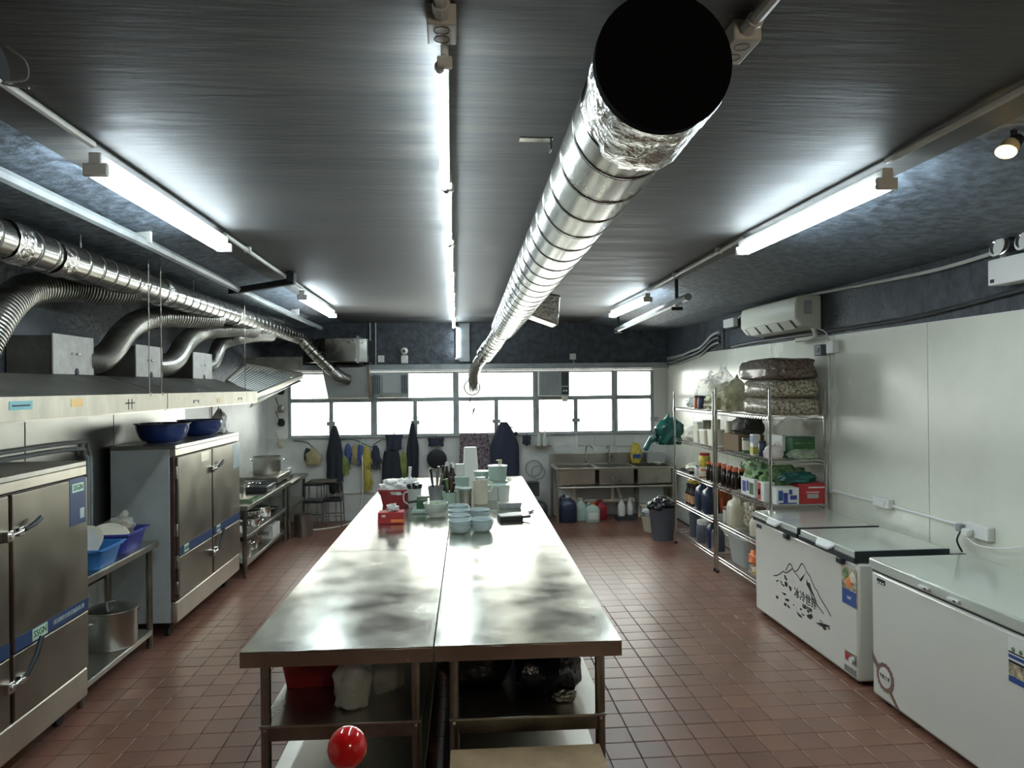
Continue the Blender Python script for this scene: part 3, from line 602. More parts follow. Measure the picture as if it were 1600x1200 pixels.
MB().tube(spline([(3.18, 4.26, .98), (3.18, 4.16, .95), (3.2, 3.98, .97), (3.22, 3.7, 1.05), (3.22, 3.3, 1.1)]), .006, 6).build('white_cord', 'white_plastic', t, True)

# ================================================================== WORK TABLES
TH = R(-1.2); TX, TY = -.095, 3.23
def tpt(u, v, z=.8):      # point in the table rows' own frame: u across, v along
    return (TX + u * math.cos(TH) - v * math.sin(TH), TY + u * math.sin(TH) + v * math.cos(TH), z)
def table(label, L, W=.843, legs=.046, dark=True):
    t = T('work_table', label, 'table', (0, 0, 0), 0, 'stainless work tables pushed together in the middle')
    b = MB(); x0, x1 = -W / 2, W / 2; k = .0015
    b.box(x0 + .001, x1 - .001, 0, L - k, .792, .80); b.box(x0 + .001, x1 - .001, 0, .0015, .73, .792); b.box(x0 + .001, x1 - .001, L - k - .002, L - k, .73, .792)
    b.box(x0 + .001, x0 + .003, .0015, L - k - .002, .73, .792); b.box(x1 - .003, x1 - .001, .0015, L - k - .002, .73, .792)
    b.build('tabletop', 'steel_top', t, bev=.0035)
    MB().box(x0 + .05, x1 - .05, .05, L - .05, .755, .791).build('underframe', 'steel_dark', t)
    for sx in (-1, 1):
        for y in (.10, L - .10):
            MB().tube([(sx * (W / 2 - .085), y, .03), (sx * (W / 2 - .085), y, .755)], legs / 2, 14).tube([(sx * (W / 2 - .085), y, 0), (sx * (W / 2 - .085), y, .03)], legs * .42, 12).build('leg', 'steel_dark', t)
            MB().cbox((sx * (W / 2 - .085) , y - legs * .5, .42), (.012, .01, .012)).build('bolt', 'chrome', t)
    for z, nm in ((.43, 'shelf'), (.11, 'bottom_shelf')):
        MB().box(x0 + .06, x1 - .06, .07, L - .07, z, z + .012).build(nm, 'steel', t, bev=.002, seg=1)
        for y in (.10, L - .10): MB().box(x0 + .09, x1 - .09, y - .015, y + .015, z - .066, z - .001).build('shelf_rail', 'steel_dark', t, bev=.003, seg=1)
        for sx in (-1, 1): MB().box(sx * (W / 2 - .085) - .012, sx * (W / 2 - .085) + .012, .12, L - .12, z - .05, z - .001).build('side_rail', 'steel_dark', t, bev=.003, seg=1)
    return t
rows = [(0., 1.93), (1.935, 2.13), (4.07, 1.93)]
rn = ['nearest', 'middle', 'farthest']
for k, (v0, L) in enumerate(rows):
    for s_, sn in ((-1, 'left'), (1, 'right')):
        t = table('stainless steel work table, %s of the three in the %s row' % (rn[k], sn), L)
        t.location = tpt(s_ * .4235, v0, 0); t.rotation_euler = (0, 0, TH)

# ================================================================== RICE STEAMERS
def steamer(label, x_front, depth, y0, y1, H=1.53, y_split=None, logo=True):
    xb = x_front - depth; t = T('steamer_cabinet', label, 'steamer', (x_front - depth / 2, (y0 + y1) / 2, 0)); ys = y_split or (y0 + y1) / 2
    MB().box(xb, x_front - .035, y0, y1, .13, H - .03).build('body', 'steel_side', t, True, bev=.006)
    MB().box(xb, x_front + .012, y0 - .004, y1 + .004, H - .03, H).build('top', 'steel', t, True, bev=.004)
    MB().box(x_front - .03, x_front + .012, y0 - .004, y1 + .004, H - .085, H - .031).build('top_trim', 'steel_bright', t, True, bev=.004)
    MB().box(x_front - .034, x_front - .002, y0, y1, .30, H - .09).build('gasket_frame', 'brown_gasket', t, True, bev=.004)
    MB().box(x_front - .03, x_front + .012, y0 - .004, y1 + .004, .125, .295).build('kick_plate', 'steel_bright', t, True, bev=.012)
    zb = .68
    for a, c in ((y0 + .03, ys - .018), (ys + .018, y1 - .006)):
        for z0, z1 in ((.305, zb - .045), (zb - .04, H - .095)):
            dr = MB().box(x_front - .002, x_front + .022, a, c, z0, z1).build('door', 'steel_door', t, True, bev=.006)
            if z0 > .4: MB().box(x_front + .022, x_front + .0235, a + .002, c - .002, zb - .036, zb + .035).build('blue_band', 'blue_band', dr, True)
        for z in (.40, .60, 1.30, .85):
            MB().box(x_front - .01, x_front + .02, y0 + .0, y0 + .022, z - .05, z + .05).build('hinge', 'steel_dark', t, True, bev=.004, seg=1) if a < ys else None
    for z in (1.24, .50):
        hd = T('', None, None, (0, 0, 0)); bpy.data.objects.remove(hd)
        h_ = MB().cbox((x_front + .035, ys - .05, z), (.03, .05, .055)).tube([(x_front + .02, ys - .05, z), (x_front + .06, ys - .05, z)], .018, 10)
        h_.cbox((x_front + .03, ys + .055, z + .005), (.03, .05, .045)); h_.tube([(x_front + .045, ys - .06, z), (x_front + .045, ys + .08, z + .01)], .010, 8)
        h_ = h_.build('latch', 'chrome', t, True, bev=.004)
        up_ = -.0 if z > 1 else .06
        MB().tube([(x_front + .05, ys + .07, z + .01), (x_front + .06, ys + .14, z + .03 + up_), (x_front + .06, ys + .19, z + .05 + up_ * 2)], [.010, .014, .013], 8).build('lever', 'dark_trim', h_, True)
    for y in (y0 + .12, y1 - .12):
        for x in (xb + .1, x_front - .1):
            MB().tube([(x - .015, y, .045), (x + .015, y, .045)], .045, 16).cbox((x, y, .10), (.05, .06, .055)).build('caster', 'rubber', t, True)
    return t
s1 = steamer('near stainless steamer cabinet at the left edge, cut off by the frame', -2.21, .46, 3.0, 4.54, y_split=3.78)
s2 = steamer('far stainless steamer cabinet with two blue bowls on top', -2.17, .48, 5.84, 7.50, 1.515)
def sticker_txt(t, xf, y, z, w, h, s, size, green='label_green', tilt=0.):
    b_ = MB().box(xf, xf + .0012, y - w / 2, y + w / 2, z - h / 2, z + h / 2).build('logo_label', 'label_green', t, True)
    text(s, size, 'green_box', t, (xf + .0024, y, z), (0, 1, 0), (0, 0, 1))
XF = -2.21 + .0236
sticker_txt(s1, XF, 4.02, .68, .14, .062, 'SSGN', .05)
text('商用厨房设备蒸饭柜系列', .030, 'pale_blue', s1, (XF + .001, 4.31, .68), (0, 1, 0), (0, 0, 1))
MB().box(XF - .001, XF, 4.33, 4.51, 1.17, 1.44).build('spec_sticker', 'blue_band', s1, True)
sticker_txt(s1, XF, 4.42, 1.385, .13, .05, 'SSGN', .045)
MB().box(XF, XF + .001, 4.44, 4.49, 1.20, 1.26).build('sticker_code', 'pale_blue', s1, True)
XF = -2.17 + .0236
sticker_txt(s2, XF, 6.02, .68, .10, .062, 'SSGN', .036); sticker_txt(s2, XF, 6.82, .68, .10, .062, 'SSGN', .036)
MB().box(XF - .001, XF, 7.28, 7.46, 1.17, 1.42).build('spec_sticker', 'pale_blue', s2, True)
MB().box(XF - .001, XF, 6.38, 6.58, 1.33, 1.41).build('worn_sticker', 'steel_bright', s2, True)
# curved steam pipes behind the near steamer
for k, dz in enumerate((0, .045)):
    conduit(['outer', 'inner'][k] + ' grey steam pipe bending down behind the near steamer', spline([(-2.66, 2.6, 1.585 - dz), (-2.66, 4.0, 1.585 - dz), (-2.66, 5.36 - dz, 1.585 - dz), (-2.66, 5.52 - dz, 1.53 - dz), (-2.66, 5.56 - dz, 1.40), (-2.66, 5.56 - dz, .9)]), .014, 'grey_pipe', name='steam_pipe')

# ================================================================== LEFT SIDE TABLES
def side_table(label, x0, x1, y0, y1, H, shelves, leg=.022, rear=True):
    t = T('side_table', label, 'table', ((x0 + x1) / 2, (y0 + y1) / 2, 0))
    b = MB(); b.box(x0, x1, y0, y1, H - .006, H); b.box(x1 - .003, x1, y0, y1, H - .045, H - .006); b.box(x0, x1 - .003, y0, y0 + .003, H - .045, H - .006); b.box(x0, x1 - .003, y1 - .003, y1, H - .045, H - .006)
    b.build('tabletop', 'steel', t, True, bev=.003)
    for x in (x0 + .06, x1 - .05):
        for y in (y0 + .06, y1 - .06): MB().tube([(x, y, 0), (x, y, H - .01)], leg, 12).build('leg', 'steel_dark', t, True)
    for z in shelves:
        MB().box(x0 + .03, x1 - .03, y0 + .05, y1 - .05, z - .006, z).box(x1 - .034, x1 - .03, y0 + .05, y1 - .05, z - .04, z - .006).build('shelf', 'steel', t, True, bev=.002, seg=1)
    return t
side_table('low steel table between the two steamers with blue crates', -2.66, -2.25, 4.60, 5.74, .80, (.14,))
side_table('steel counter with two shelves of pots beside the far steamer', -2.66, -2.10, 7.60, 9.50, .75, (.43, .16))
side_table('steel counter near the back wall carrying the stove and big pot', -2.66, -2.08, 9.53, 10.60, .735, (.40,))

# item builders ------------------------------------------------------
def crate(label, c, w, d, h, m, rz=0, name='crate', cat='crate', wall=.008):
    t = T(name, label, cat, c, rz)
    b = MB(); k = .82
    b.rrect([(w / 2 * k, d / 2 * k, 0), (w / 2, d / 2, h), (w / 2 + .012, d / 2 + .012, h), (w / 2 + .012, d / 2 + .012, h - .012)], cr=.25)
    b.f.pop(); b.mi.pop(); b.rrect([(w / 2 * k - wall, d / 2 * k - wall, .006), (w / 2 - wall, d / 2 - wall, h - .001)], cr=.25); b.f.pop(); b.mi.pop()
    b.build('body', m, t); MB().rrect([(w / 2 + .013, d / 2 + .013, h - .012), (w / 2 + .013, d / 2 + .013, h - .003)], cr=.25)
    rim = MB(); rim.tube([Vector((sx * (w / 2 + .008), sy * (d / 2 + .008), h)) for sx, sy in ((-1, -1), (1, -1), (1, 1), (-1, 1))], .006, 6, closed=True); rim.build('rim', m, t)
    return t
def bowl(label, c, r, h, m, group=None, n=28, rim=None, name='bowl', foot=.5, ribs=0):
    t = T(name, label, 'bowl', c, 0, group); pr = [(r * foot, 0), (r * foot, .004)]
    for i in range(1, 7): a = i / 6; pr.append((r * (foot + (1 - foot) * math.sin(a * math.pi / 2) ** .8) * (1 + (.012 if ribs and i % 2 else 0)), h * (1 - math.cos(a * math.pi / 2)) ** .75))
    pr += [(r * 1.04, h + .002), (r * 1.04, h + .006), (r * .97, h + .004)]
    for i in range(5, -1, -1): a = i / 6; pr.append((max(r * (foot + (1 - foot) * math.sin(a * math.pi / 2) ** .8) - .006, .002), h * (1 - math.cos(a * math.pi / 2)) ** .75 + .008))
    pr.append((1e-4, .008)); MB().lathe(pr, (0, 0, 0), n).build('body', m, t)
    MB().tube([(r * 1.035 * math.cos(a), r * 1.035 * math.sin(a), h + .004) for a in [i * math.pi * 2 / n for i in range(n)]], .005, 6, closed=True).build('rim', rim or m, t); return t
def pot(label, c, r, h, m='steel', lid=True, handles=True, name='cooking_pot', rz=0, group=None, lift=None):
    t = T(name, label, 'pot', c, rz, group)
    MB().lathe([(r * .96, 0), (r, .015), (r, h), (r * 1.03, h + .004), (r * 1.03, h + .008), (r * .97, h + .006), (r * .96, .01), (1e-4, .01)], n=28).build('body', m, t)
    if handles:
        for s_ in (-1, 1): MB().tube(spline([(s_ * r * .98, -.045, h * .82), (s_ * (r + .035), -.04, h * .84), (s_ * (r + .035), .04, h * .84), (s_ * r * .98, .045, h * .82)], 5), .006, 8).build('handle', 'chrome', t)
    if lid:
        ld_ = MB().lathe([(r * 1.03, h + .008), (r * 1.02, h + .014), (r * .5, h + .03), (1e-4, h + .035)], n=28).build('lid', m, t)
        MB().tube(spline([(-.035, 0, h + .033), (-.03, 0, h + .06), (.03, 0, h + .06), (.035, 0, h + .033)], 5), .005, 8).build('lid_handle', 'chrome', ld_)
    return t
def bottle(label, c, r, h, m, capm, group=None, neck=.35, labm=None, name='bottle', rz=0, cat='bottle'):
    t = T(name, label, cat, c, rz, group); rn_ = r * neck
    MB().lathe([(r * .9, 0), (r, .01), (r, h * .55), (r * .9, h * .62), (rn_, h * .8), (rn_, h * .9), (1e-4, h * .9)], n=16).build('body', m, t)
    MB().lathe([(rn_ * 1.25, h * .88), (rn_ * 1.25, h * .99), (1e-4, h)], n=14).build('cap', capm, t)
    if labm: MB().lathe([(r * 1.01, h * .12), (r * 1.015, h * .5)], n=16, caps=False).build('label', labm, t)
    return t
def jar(label, c, r, h, m, lidm, group=None, labm=None, name='jar', fill=None, cat='jar'):
    t = T(name, label, cat, c, 0, group)
    MB().lathe([(r * .92, 0), (r, .012), (r, h * .72), (r * .86, h * .82), (r * .82, h * .86), (1e-4, h * .86)], n=20).build('body', m, t)
    MB().lathe([(r * .92, h * .82), (r * .93, h * .98), (r * .85, h), (1e-4, h)], n=20).build('lid', lidm, t)
    if labm: MB().lathe([(r * 1.01, h * .15), (r * 1.012, h * .62)], n=20, caps=False).build('label', labm, t)
    if fill: MB().lathe([(r * .95, .01), (r * .95, h * .6), (1e-4, h * .62)], n=16).build('contents', fill, t)
    return t
def jug(label, c, w, d, h, m, capm, rz=0, group=None, name='jug', labm=None):
    t = T(name, label, 'jug', c, rz, group); W2, D2 = w / 2, d / 2
    MB().rrect([(W2 * .94, D2 * .94, 0), (W2, D2, .012), (W2, D2, h * .62), (W2 * .8, D2 * .85, h * .78), (W2 * .35, D2 * .42, h * .88), (W2 * .3, D2 * .38, h * .92)], cr=.45).build('body', m, t, smooth=60)
    MB().tube(spline([(-W2 * .75, 0, h * .62), (-W2 * .8, 0, h * .85), (-W2 * .45, 0, h * .98), (-W2 * .1, 0, h * .90)], 5), min(W2, D2) * .16, 8).build('handle', m, t)
    MB().lathe([(W2 * .34, h * .90), (W2 * .34, h), (1e-4, h)], (W2 * .05, 0, 0), 14).build('cap', capm, t)
    if labm: MB().box(-W2 * .7, W2 * .7, -D2 - .0015, -D2, h * .15, h * .5).build('label', labm, t)
    return t
def carton(label, c, w, d, h, m, rz=0, bands=(), name='box', group=None, flaps=False):
    t = T(name, label, 'box', c, rz, group); MB().box(-w / 2, w / 2, -d / 2, d / 2, 0, h).build('body', m, t, bev=.003)
    for (fx, x0, x1, z0, z1, bm_) in bands:   # fx: 'f' front (-y), 'l' left (-x)
        if fx == 'f': MB().box(w * x0, w * x1, -d / 2 - .0015, -d / 2, h * z0, h * z1).build('print', bm_, t)
        else: MB().box(-w / 2 - .0015, -w / 2, d * x0, d * x1, h * z0, h * z1).build('print', bm_, t)
    if flaps: MB().prism([(-w / 2, -d / 2, h), (w / 2, -d / 2, h), (w / 2, -d / 2 - .05, h + .03), (-w / 2, -d / 2 - .05, h + .03)], (0, 0, .003)).build('flap', m, t)
    return t
def bag(label, c, d, m, seed=1, rz=0, amp=.3, neck=0, fill=None, name='bag', group=None, knot=False, fr=2.2, n=26, box=.8):
    t = T(name, label, 'bag', c, rz, group)
    MB().blob((0, 0, 0), d, seed, amp, fr, n, 16, neck=neck, box=box).build('body', m, t, smooth=50)
    if fill: MB().blob((0, 0, .004), (d[0] * .86, d[1] * .86, d[2] * .72), seed, amp * .7, fr, 18, 12).build('contents', fill, t)
    if knot: MB().tube(spline([(0, 0, d[2] * .95), (.02, .01, d[2] * 1.15), (.05, 0, d[2] * 1.25)], 4), [.012] * 4 + [.02] * 4 + [.028], 7).build('knot', m, t)
    return t
def tray(label, c, w, d, h, m, rz=0, name='tray', cat='tray'):
    t = T(name, label, cat, c, rz); b = MB(); b.box(-w / 2, w / 2, -d / 2, d / 2, 0, .005); b.box(-w / 2, w / 2, -d / 2, -d / 2 + .006, .005, h); b.box(-w / 2, w / 2, d / 2 - .006, d / 2, .005, h)
    b.box(-w / 2, -w / 2 + .006, -d / 2 + .006, d / 2 - .006, .005, h); b.box(w / 2 - .006, w / 2, -d / 2 + .006, d / 2 - .006, .005, h); b.build('body', m, t); return t

# ------------------------------------------------------------------ left side items
bowl('large blue basin, nearer of two on the far steamer', (-2.40, 6.22, 1.517), .205, .15, 'blue_enamel', rim='grey_jug', name='basin', foot=.6)
bowl('large blue basin behind the nearer one on the far steamer', (-2.38, 7.05, 1.517), .195, .14, 'blue_enamel', rim='grey_jug', name='basin', foot=.6)
bag('crumpled white plastic bag at the far end of the steamer top', (-2.30, 7.38, 1.517), (.16, .18, .20), 'white_bag', 3, amp=.5, neck=.3)
crate('light blue plastic crate with plates on the low table', (-2.43, 4.96, .802), .38, .34, .13, 'blue_crate')
crate('dark blue plastic crate behind the light blue one', (-2.45, 5.42, .802), .36, .36, .14, 'navy_crate')
for k, (x, y, r_, a) in enumerate(((-2.42, 4.94, .12, 60), (-2.46, 5.06, .12, 50))):
    t = T('plate', ['white plate leaning in the light blue crate', 'cream plate leaning at the back of the light blue crate'][k], 'plate', (x, y, .93)); MB().lathe([(.06, 0), (r_, .018), (r_, .022), (.06, .005), (1e-4, .005)], n=24, rot=Matrix.Rotation(R(a), 3, 'X')).build('plate_body', 'white_plastic' if k == 0 else 'cream', t)
t = T('chopping_board', 'round cream lid leaning in the dark blue crate', 'lid', (-2.44, 5.34, .90)); MB().lathe([(.13, 0), (.14, .01), (.13, .02)], n=24, rot=Matrix.Rotation(R(35), 3, 'X') @ Matrix.Rotation(R(15), 3, 'Y')).build('board', 'cream', t); t.name = 'lid_disc'
bag('clear plastic bag of brown goods on the dark blue crate', (-2.44, 5.50, .90), (.19, .18, .12), 'clear_bag', 5, fill='card_dark', amp=.5, knot=True)
pot('big aluminium stock pot with lid on the low shelf', (-2.43, 5.36, .142), .165, .25, 'steel', name='stock_pot', rz=R(60))
# near counter
tray('green cutting board on the near end of the counter', (-2.26, 7.98, .752), .30, .34, .022, 'cut_green', name='cutting_board', cat='board')
MB().box(-2.36, -2.16, 7.85, 8.09, .776, .786).build('cutting_board', 'steel_bright', None, loc=(-2.26, 7.97, .776)); tag(bpy.data.objects['cutting_board.001'], 'pale cutting board lying on the green one', 'board')
pot('small steel saucepan beside the far steamer on the counter', (-2.36, 8.02, .787), .115, .13, 'steel', lid=False, name='saucepan')
t = T('gas_burner', 'black portable burner with steel rails on the counter', 'burner', (-2.34, 8.75, .752)); MB().box(-.2, .2, -.22, .22, 0, .07).build('body', 'black_plastic', t, bev=.01)
MB().tube([(.07 * math.cos(a), .07 * math.sin(a), .085) for a in [i * math.pi / 8 for i in range(16)]], .006, 6, closed=True).build('burner_ring', 'chrome', t)
for s_ in (-1, 1): MB().tube([(-.15, .14 * s_, .09), (.19, .14 * s_, .09)], .007, 8).build('rail', 'chrome', t)
MB().tube([(.2, 0, .035), (.215, 0, .035)], .02, 12).build('knob', 'chrome', t)
t = T('range_cooker', 'low black stove carrying the big steel pot', 'stove', (-2.40, 9.40, .752)); MB().box(-.24, .26, -.34, .34, .045, .12).build('body', 'steel_dark', t, bev=.01)
for sx in (-.18, .2):
    for sy in (-.28, .28): MB().tube([(sx, sy, 0), (sx, sy, .046)], .022, 10).build('foot', 'black_plastic', t)
pot('big steel stock pot on the stove near the back', (-2.36, 9.42, .873), .17, .21, 'steel', name='stock_pot', lid=False)
t = T('digital_scale', 'white digital scale with tilted display on the counter', 'scale', (-2.20, 9.92, .737)); MB().cbox((.0, 0, .10), (.05, .20, .10), Matrix.Rotation(R(-20), 3, 'Y')).build('display_case', 'white_plastic', t, bev=.01)
MB().cbox((.024, -.0, .108), (.008, .13, .06), Matrix.Rotation(R(-20), 3, 'Y')).build('screen', 'screen', t); MB().box(-.20, .02, -.16, .16, 0, .05).build('base', 'steel_dark', t, bev=.006)
MB().cbox((0.005, -.108, .10), (.04, .006, .07), Matrix.Rotation(R(-20), 3, 'Y')).build('side_screen', 'screen', t)
for k, (x, y, r_, h_) in enumerate(((-2.28, 7.86, .09, .08), (-2.36, 8.10, .10, .09), (-2.24, 8.26, .08, .07), (-2.36, 8.58, .12, .10), (-2.30, 8.88, .11, .10))):
    pot(['small steel pot with lid, nearest on the upper shelf', 'steel pot with lid, second on the upper shelf', 'low steel pot with lid, third on the upper shelf', 'wide steel pot with lid, fourth on the upper shelf', 'steel pot with lid, farthest on the upper shelf'][k], (x, y, .432), r_, h_, 'chrome')
t = T('frying_pan', 'dark frying pan on the upper shelf beyond the pots', 'pan', (-2.32, 9.22, .432)); MB().lathe([(.10, 0), (.14, .04), (.145, .04), (.10, .004), (1e-4, .004)], n=24).build('body', 'black_metal', t); MB().tube([(.13, 0, .035), (.17, -.25, .08)], .009, 8).build('handle', 'black_metal', t)
pot('large steel pot on the bottom shelf, nearest', (-2.30, 7.92, .162), .135, .18, 'steel', lid=False)
pot('second steel pot on the bottom shelf', (-2.32, 8.32, .162), .12, .17, 'steel')
carton('white paper box on the bottom shelf of the counter', (-2.26, 9.0, .162), .22, .36, .15, 'white_label', name='paper_box', bands=(('f', -.3, .3, .3, .6, 'grey_pipe'),))
carton('brown box at the back of the bottom shelf', (-2.36, 8.66, .162), .2, .18, .17, 'card_dark')
pot('tall steel bucket on the floor under the far counter', (-1.98, 9.75, 0), .12, .28, 'steel', lid=False, handles=False, name='bucket')
# stacked stools
for k in range(2):
    t = T('stool', ['nearer stack-type black stool with steel legs by the back wall', 'farther black stool with steel legs by the back wall'][k], 'stool', (-1.93 + .24 * k, 10.30 + .1 * k, 0))
    MB().box(-.13, .13, -.13, .13, .60, .635).build('seat', 'black_plastic', t, bev=.012)
    MB().box(-.13, .13, -.13, .13, .36, .40).build('lower_seat', 'black_plastic', t, bev=.012)
    for sx in (-1, 1):
        for sy in (-1, 1): MB().tube([(sx * .13, sy * .13, 0), (sx * .105, sy * .105, .60)], .010, 8).build('leg', 'chrome', t)
        MB().tube([(sx * .05, -.12, .05), (sx * .05, -.11, .60)], .007, 8).build('inner_leg', 'chrome', t)
    MB().tube([(sx * .125, sy * .125, .16) for sx, sy in ((-1, -1), (1, -1), (1, 1), (-1, 1))], .007, 6, closed=True).build('ring', 'chrome', t)
tray('small tray on top of the stools', (-1.82, 10.32, .637), .36, .2, .03, 'steel_dark', name='tray')
thing1('floor_hose', 'pale hose looping on the floor by the back wall', 'hose', MB().tube(spline([(-1.35, 10.72, 1.15), (-1.32, 10.70, .8), (-1.33, 10.68, .3), (-1.45, 10.60, .03), (-1.7, 10.2, .012), (-2.1, 10.05, .012)]), .011, 8), 'pvc', (-1.5, 10.5, 0))
# tools hanging at the left pier
for k, (z, s_) in enumerate(((1.98, 0), (1.72, 1), (1.52, 2), (1.22, 3))):
    lab = ['brush', 'dark ladle', 'black strainer', 'pale scoop'][k]
    t = T('hanging_tool', '%s hanging on the white pier at the back left corner' % lab, 'utensil', (-2.52, 10.79, z))
    MB().tube(spline([(-.05, 0, .10), (-.02, -.02, .02), (.02, -.02, -.06), (.06, 0, -.08)], 5), .010, 8).build('handle', 'steel_dark' if k < 3 else 'beige', t)
    MB().blob((.03, -.03, -.12), (.10, .05, .11), k, .3).build('head', ['black_metal', 'steel_dark', 'black_metal', 'beige'][k], t)
# cords on the left wall
conduit('dark cord running down the left wall beside the counter', spline([(-2.69, 8.35, 1.9), (-2.69, 8.35, 1.5), (-2.69, 8.32, 1.40)]), .006, 'black_metal', name='cord', cat='cord')
t = T('wall_plug', 'white plug and socket on the left wall beside the far steamer', 'socket', (-2.68, 8.1, 1.32)); MB().box(-2.70, -2.66, 8.05, 8.21, 1.32, 1.40).build('socket', 'white_plastic', t, True, bev=.006); MB().box(-2.66, -2.61, 8.09, 8.17, 1.33, 1.38).build('plug', 'white_plastic', t, True, bev=.01)
MB().tube(spline([(-2.62, 8.17, 1.35), (-2.62, 8.3, 1.2), (-2.60, 8.45, 1.0), (-2.58, 8.55, .82)]), .007, 6).build('cord', 'ink', t, True)

# ------------------------------------------------------------------ back wall: aprons, gloves, sink
def hanging_cloth(label, x, ztop, zbot, w0, w1, m, name='apron', cat='apron', th=.035, seed=0, y=10.72, waist=None):
    t = T(name, label, cat, (x, y, ztop)); b = MB(); nr, nc = 12, 10; vs = []; fs = []
    for side in (0, 1):
        for i in range(nr + 1):
            a = i / nr; z = -(ztop - zbot) * a; w = w0 + (w1 - w0) * min(1, a * 2.2) ** .7
            if waist and a > .75: w *= 1 - (a - .75) * 2 * waist
            for j in range(nc + 1):
                u = j / nc - .5; f = .018 * math.sin(u * 14 + seed + a * 2) * (a + .2)
                edge_ = math.cos(u * math.pi) ** .5 if abs(u) < .5 else 0
                yy = (-th * edge_ if side == 0 else .004) + f * (.8 if side == 0 else .2) - (.0 if side else .012)
                vs.append((u * w + .01 * noise.noise(Vector((a * 4, seed, u * 3))), yy, z + .012 * math.sin(u * 9 + seed) * a))
    n1 = (nr + 1) * (nc + 1)
    for i in range(nr):
        for j in range(nc):
            q = i * (nc + 1) + j; fs += [(q, q + 1, q + nc + 2, q + nc + 1), (n1 + q, n1 + q + nc + 1, n1 + q + nc + 2, n1 + q + 1)]
    for i in range(nr): q = i * (nc + 1); fs += [(q, q + nc + 1, n1 + q + nc + 1, n1 + q), (q + nc, n1 + q + nc, n1 + q + 2 * nc + 1, q + 2 * nc + 1)]
    for j in range(nc): q = nr * (nc + 1) + j; fs.append((q, q + 1, n1 + q + 1, n1 + q)); fs.append((j, n1 + j, n1 + j + 1, j + 1))
    b.add(vs, fs); b.build('cloth', m, t)
    MB().tube([(0, .05, .01), (0, -.02, .0), (0, -.03, .03)], .006, 6).build('hook', 'black_metal', t); return t
hanging_cloth('black apron hanging from the mullion, left of the gloves', -1.72, 1.40, .42, .05, .24, 'apron', waist=.6)
hanging_cloth('dark navy apron hanging right of the yellow gloves', -.90, 1.02, .25, .20, .30, 'apron', seed=2)
hanging_cloth('black apron tied on the mullion behind the utensil table', -.59, 1.42, .55, .05, .17, 'apron', seed=4, waist=.4)
hanging_cloth('black cloth draped over the sill between the panes', -.86, 1.26, 1.03, .28, .22, 'navy_cloth', 'cloth', 'cloth', seed=3)
hanging_cloth('small dark blue cloth hanging under the left middle window', -.25, 1.20, 1.08, .26, .22, 'navy_cloth', 'cloth', 'cloth', seed=1)
hanging_cloth('speckled maroon blouse hanging behind the white box', .32, 1.26, .62, .40, .46, 'maroon_cloth', 'blouse', 'clothing', seed=2, th=.06)
hanging_cloth('dark blouse hanging behind the pot with the yellow tap', .76, 1.42, .55, .10, .44, 'navy_cloth', 'blouse', 'clothing', seed=5, th=.08)
hanging_cloth('small dark cloth square hanging right of the dark blouse', 1.09, 1.22, 1.07, .12, .12, 'navy_cloth', 'cloth', 'cloth', seed=5)
def glove(label, x, z, m, s=1., name='glove'):
    t = T(name, label, 'glove', (x, 10.72, z)); MB().blob((0, 0, -.20 * s), (.10 * s, .05, .24 * s), int(x * 9), .12, flat=False).build('cuff', m, t)
    for k in range(4): MB().tube([(-.036 * s + .024 * k * s, 0, -.27 * s), (-.045 * s + .03 * k * s, 0, -.37 * s - .015 * math.sin(k))], [.013 * s, .009 * s], 7).build('finger', m, t)
    MB().tube([(.04 * s, 0, -.22 * s), (.075 * s, 0, -.29 * s)], [.014 * s, .01 * s], 7).build('thumb', m, t)
    MB().tube([(0, .02, 0), (0, 0, -.09 * s)], .004, 6).build('string', 'grey_pipe', t); return t
glove('blue rubber glove hanging in the row of gloves', -1.53, 1.22, 'blue_glove'); glove('olive green glove hanging under the blue glove', -1.57, 1.05, 'green_glove')
glove('pale yellow-green glove right of the blue glove', -1.43, 1.22, 'net'); glove('long yellow glove hanging at the middle of the row', -1.27, 1.20, 'yellow_glove', 1.3)
glove('lower yellow glove hanging below the long yellow one', -1.25, .85, 'yellow_glove', 1.1); glove('dark glove hanging right of the long yellow glove', -1.13, 1.20, 'navy_cloth', 1.2)
glove('dark glove hanging beside the navy apron', -1.35, 1.22, 'blue_glove', 1.1); glove('green glove hanging right of the navy apron', -.72, 1.12, 'green_glove', 1.4)
thing1('drying_line', 'arched green wire line carrying the gloves on the back wall', 'line', MB().tube(spline([(-1.70, 10.75, 1.18), (-1.45, 10.74, 1.19), (-1.2, 10.74, 1.08), (-1.15, 10.74, 1.12), (-1.0, 10.73, 1.19), (-.85, 10.73, 1.10)]), .008, 6), 'green_box', (-1.6, 10.74, 1.1))
thing1('bag_hanger_wire', 'curved green wire carrying the yellow net bag', 'line', MB().tube(spline([(-2.32, 10.76, 1.19), (-2.1, 10.74, 1.15), (-1.99, 10.71, 1.0)]), .008, 6), 'green_box', (-2.1, 10.74, 1.1))
bag('yellow net bag hanging at the left of the aprons', (-2.02, 10.70, .84), (.22, .12, .20), 'net', 6, neck=.5, fill='cut_green')
thing1('cap', 'dark cap hanging behind the yellow net bag', 'cap', MB().blob((-2.10, 10.72, .88), (.12, .08, .20), 3, .2), 'apron', (-2.10, 10.72, .88))
t = T('round_strainer', 'round dark strainer hanging on the back wall behind the knives', 'strainer', (-.24, 10.72, .89)); MB().lathe([(.14, 0), (.145, .015), (.13, .02), (1e-4, .022)], n=28, rot=Matrix.Rotation(R(90), 3, 'X')).build('dish', 'black_metal', t); MB().tube([(0, 0, .14), (0, .03, .24)], .008, 6).build('handle', 'steel_dark', t)
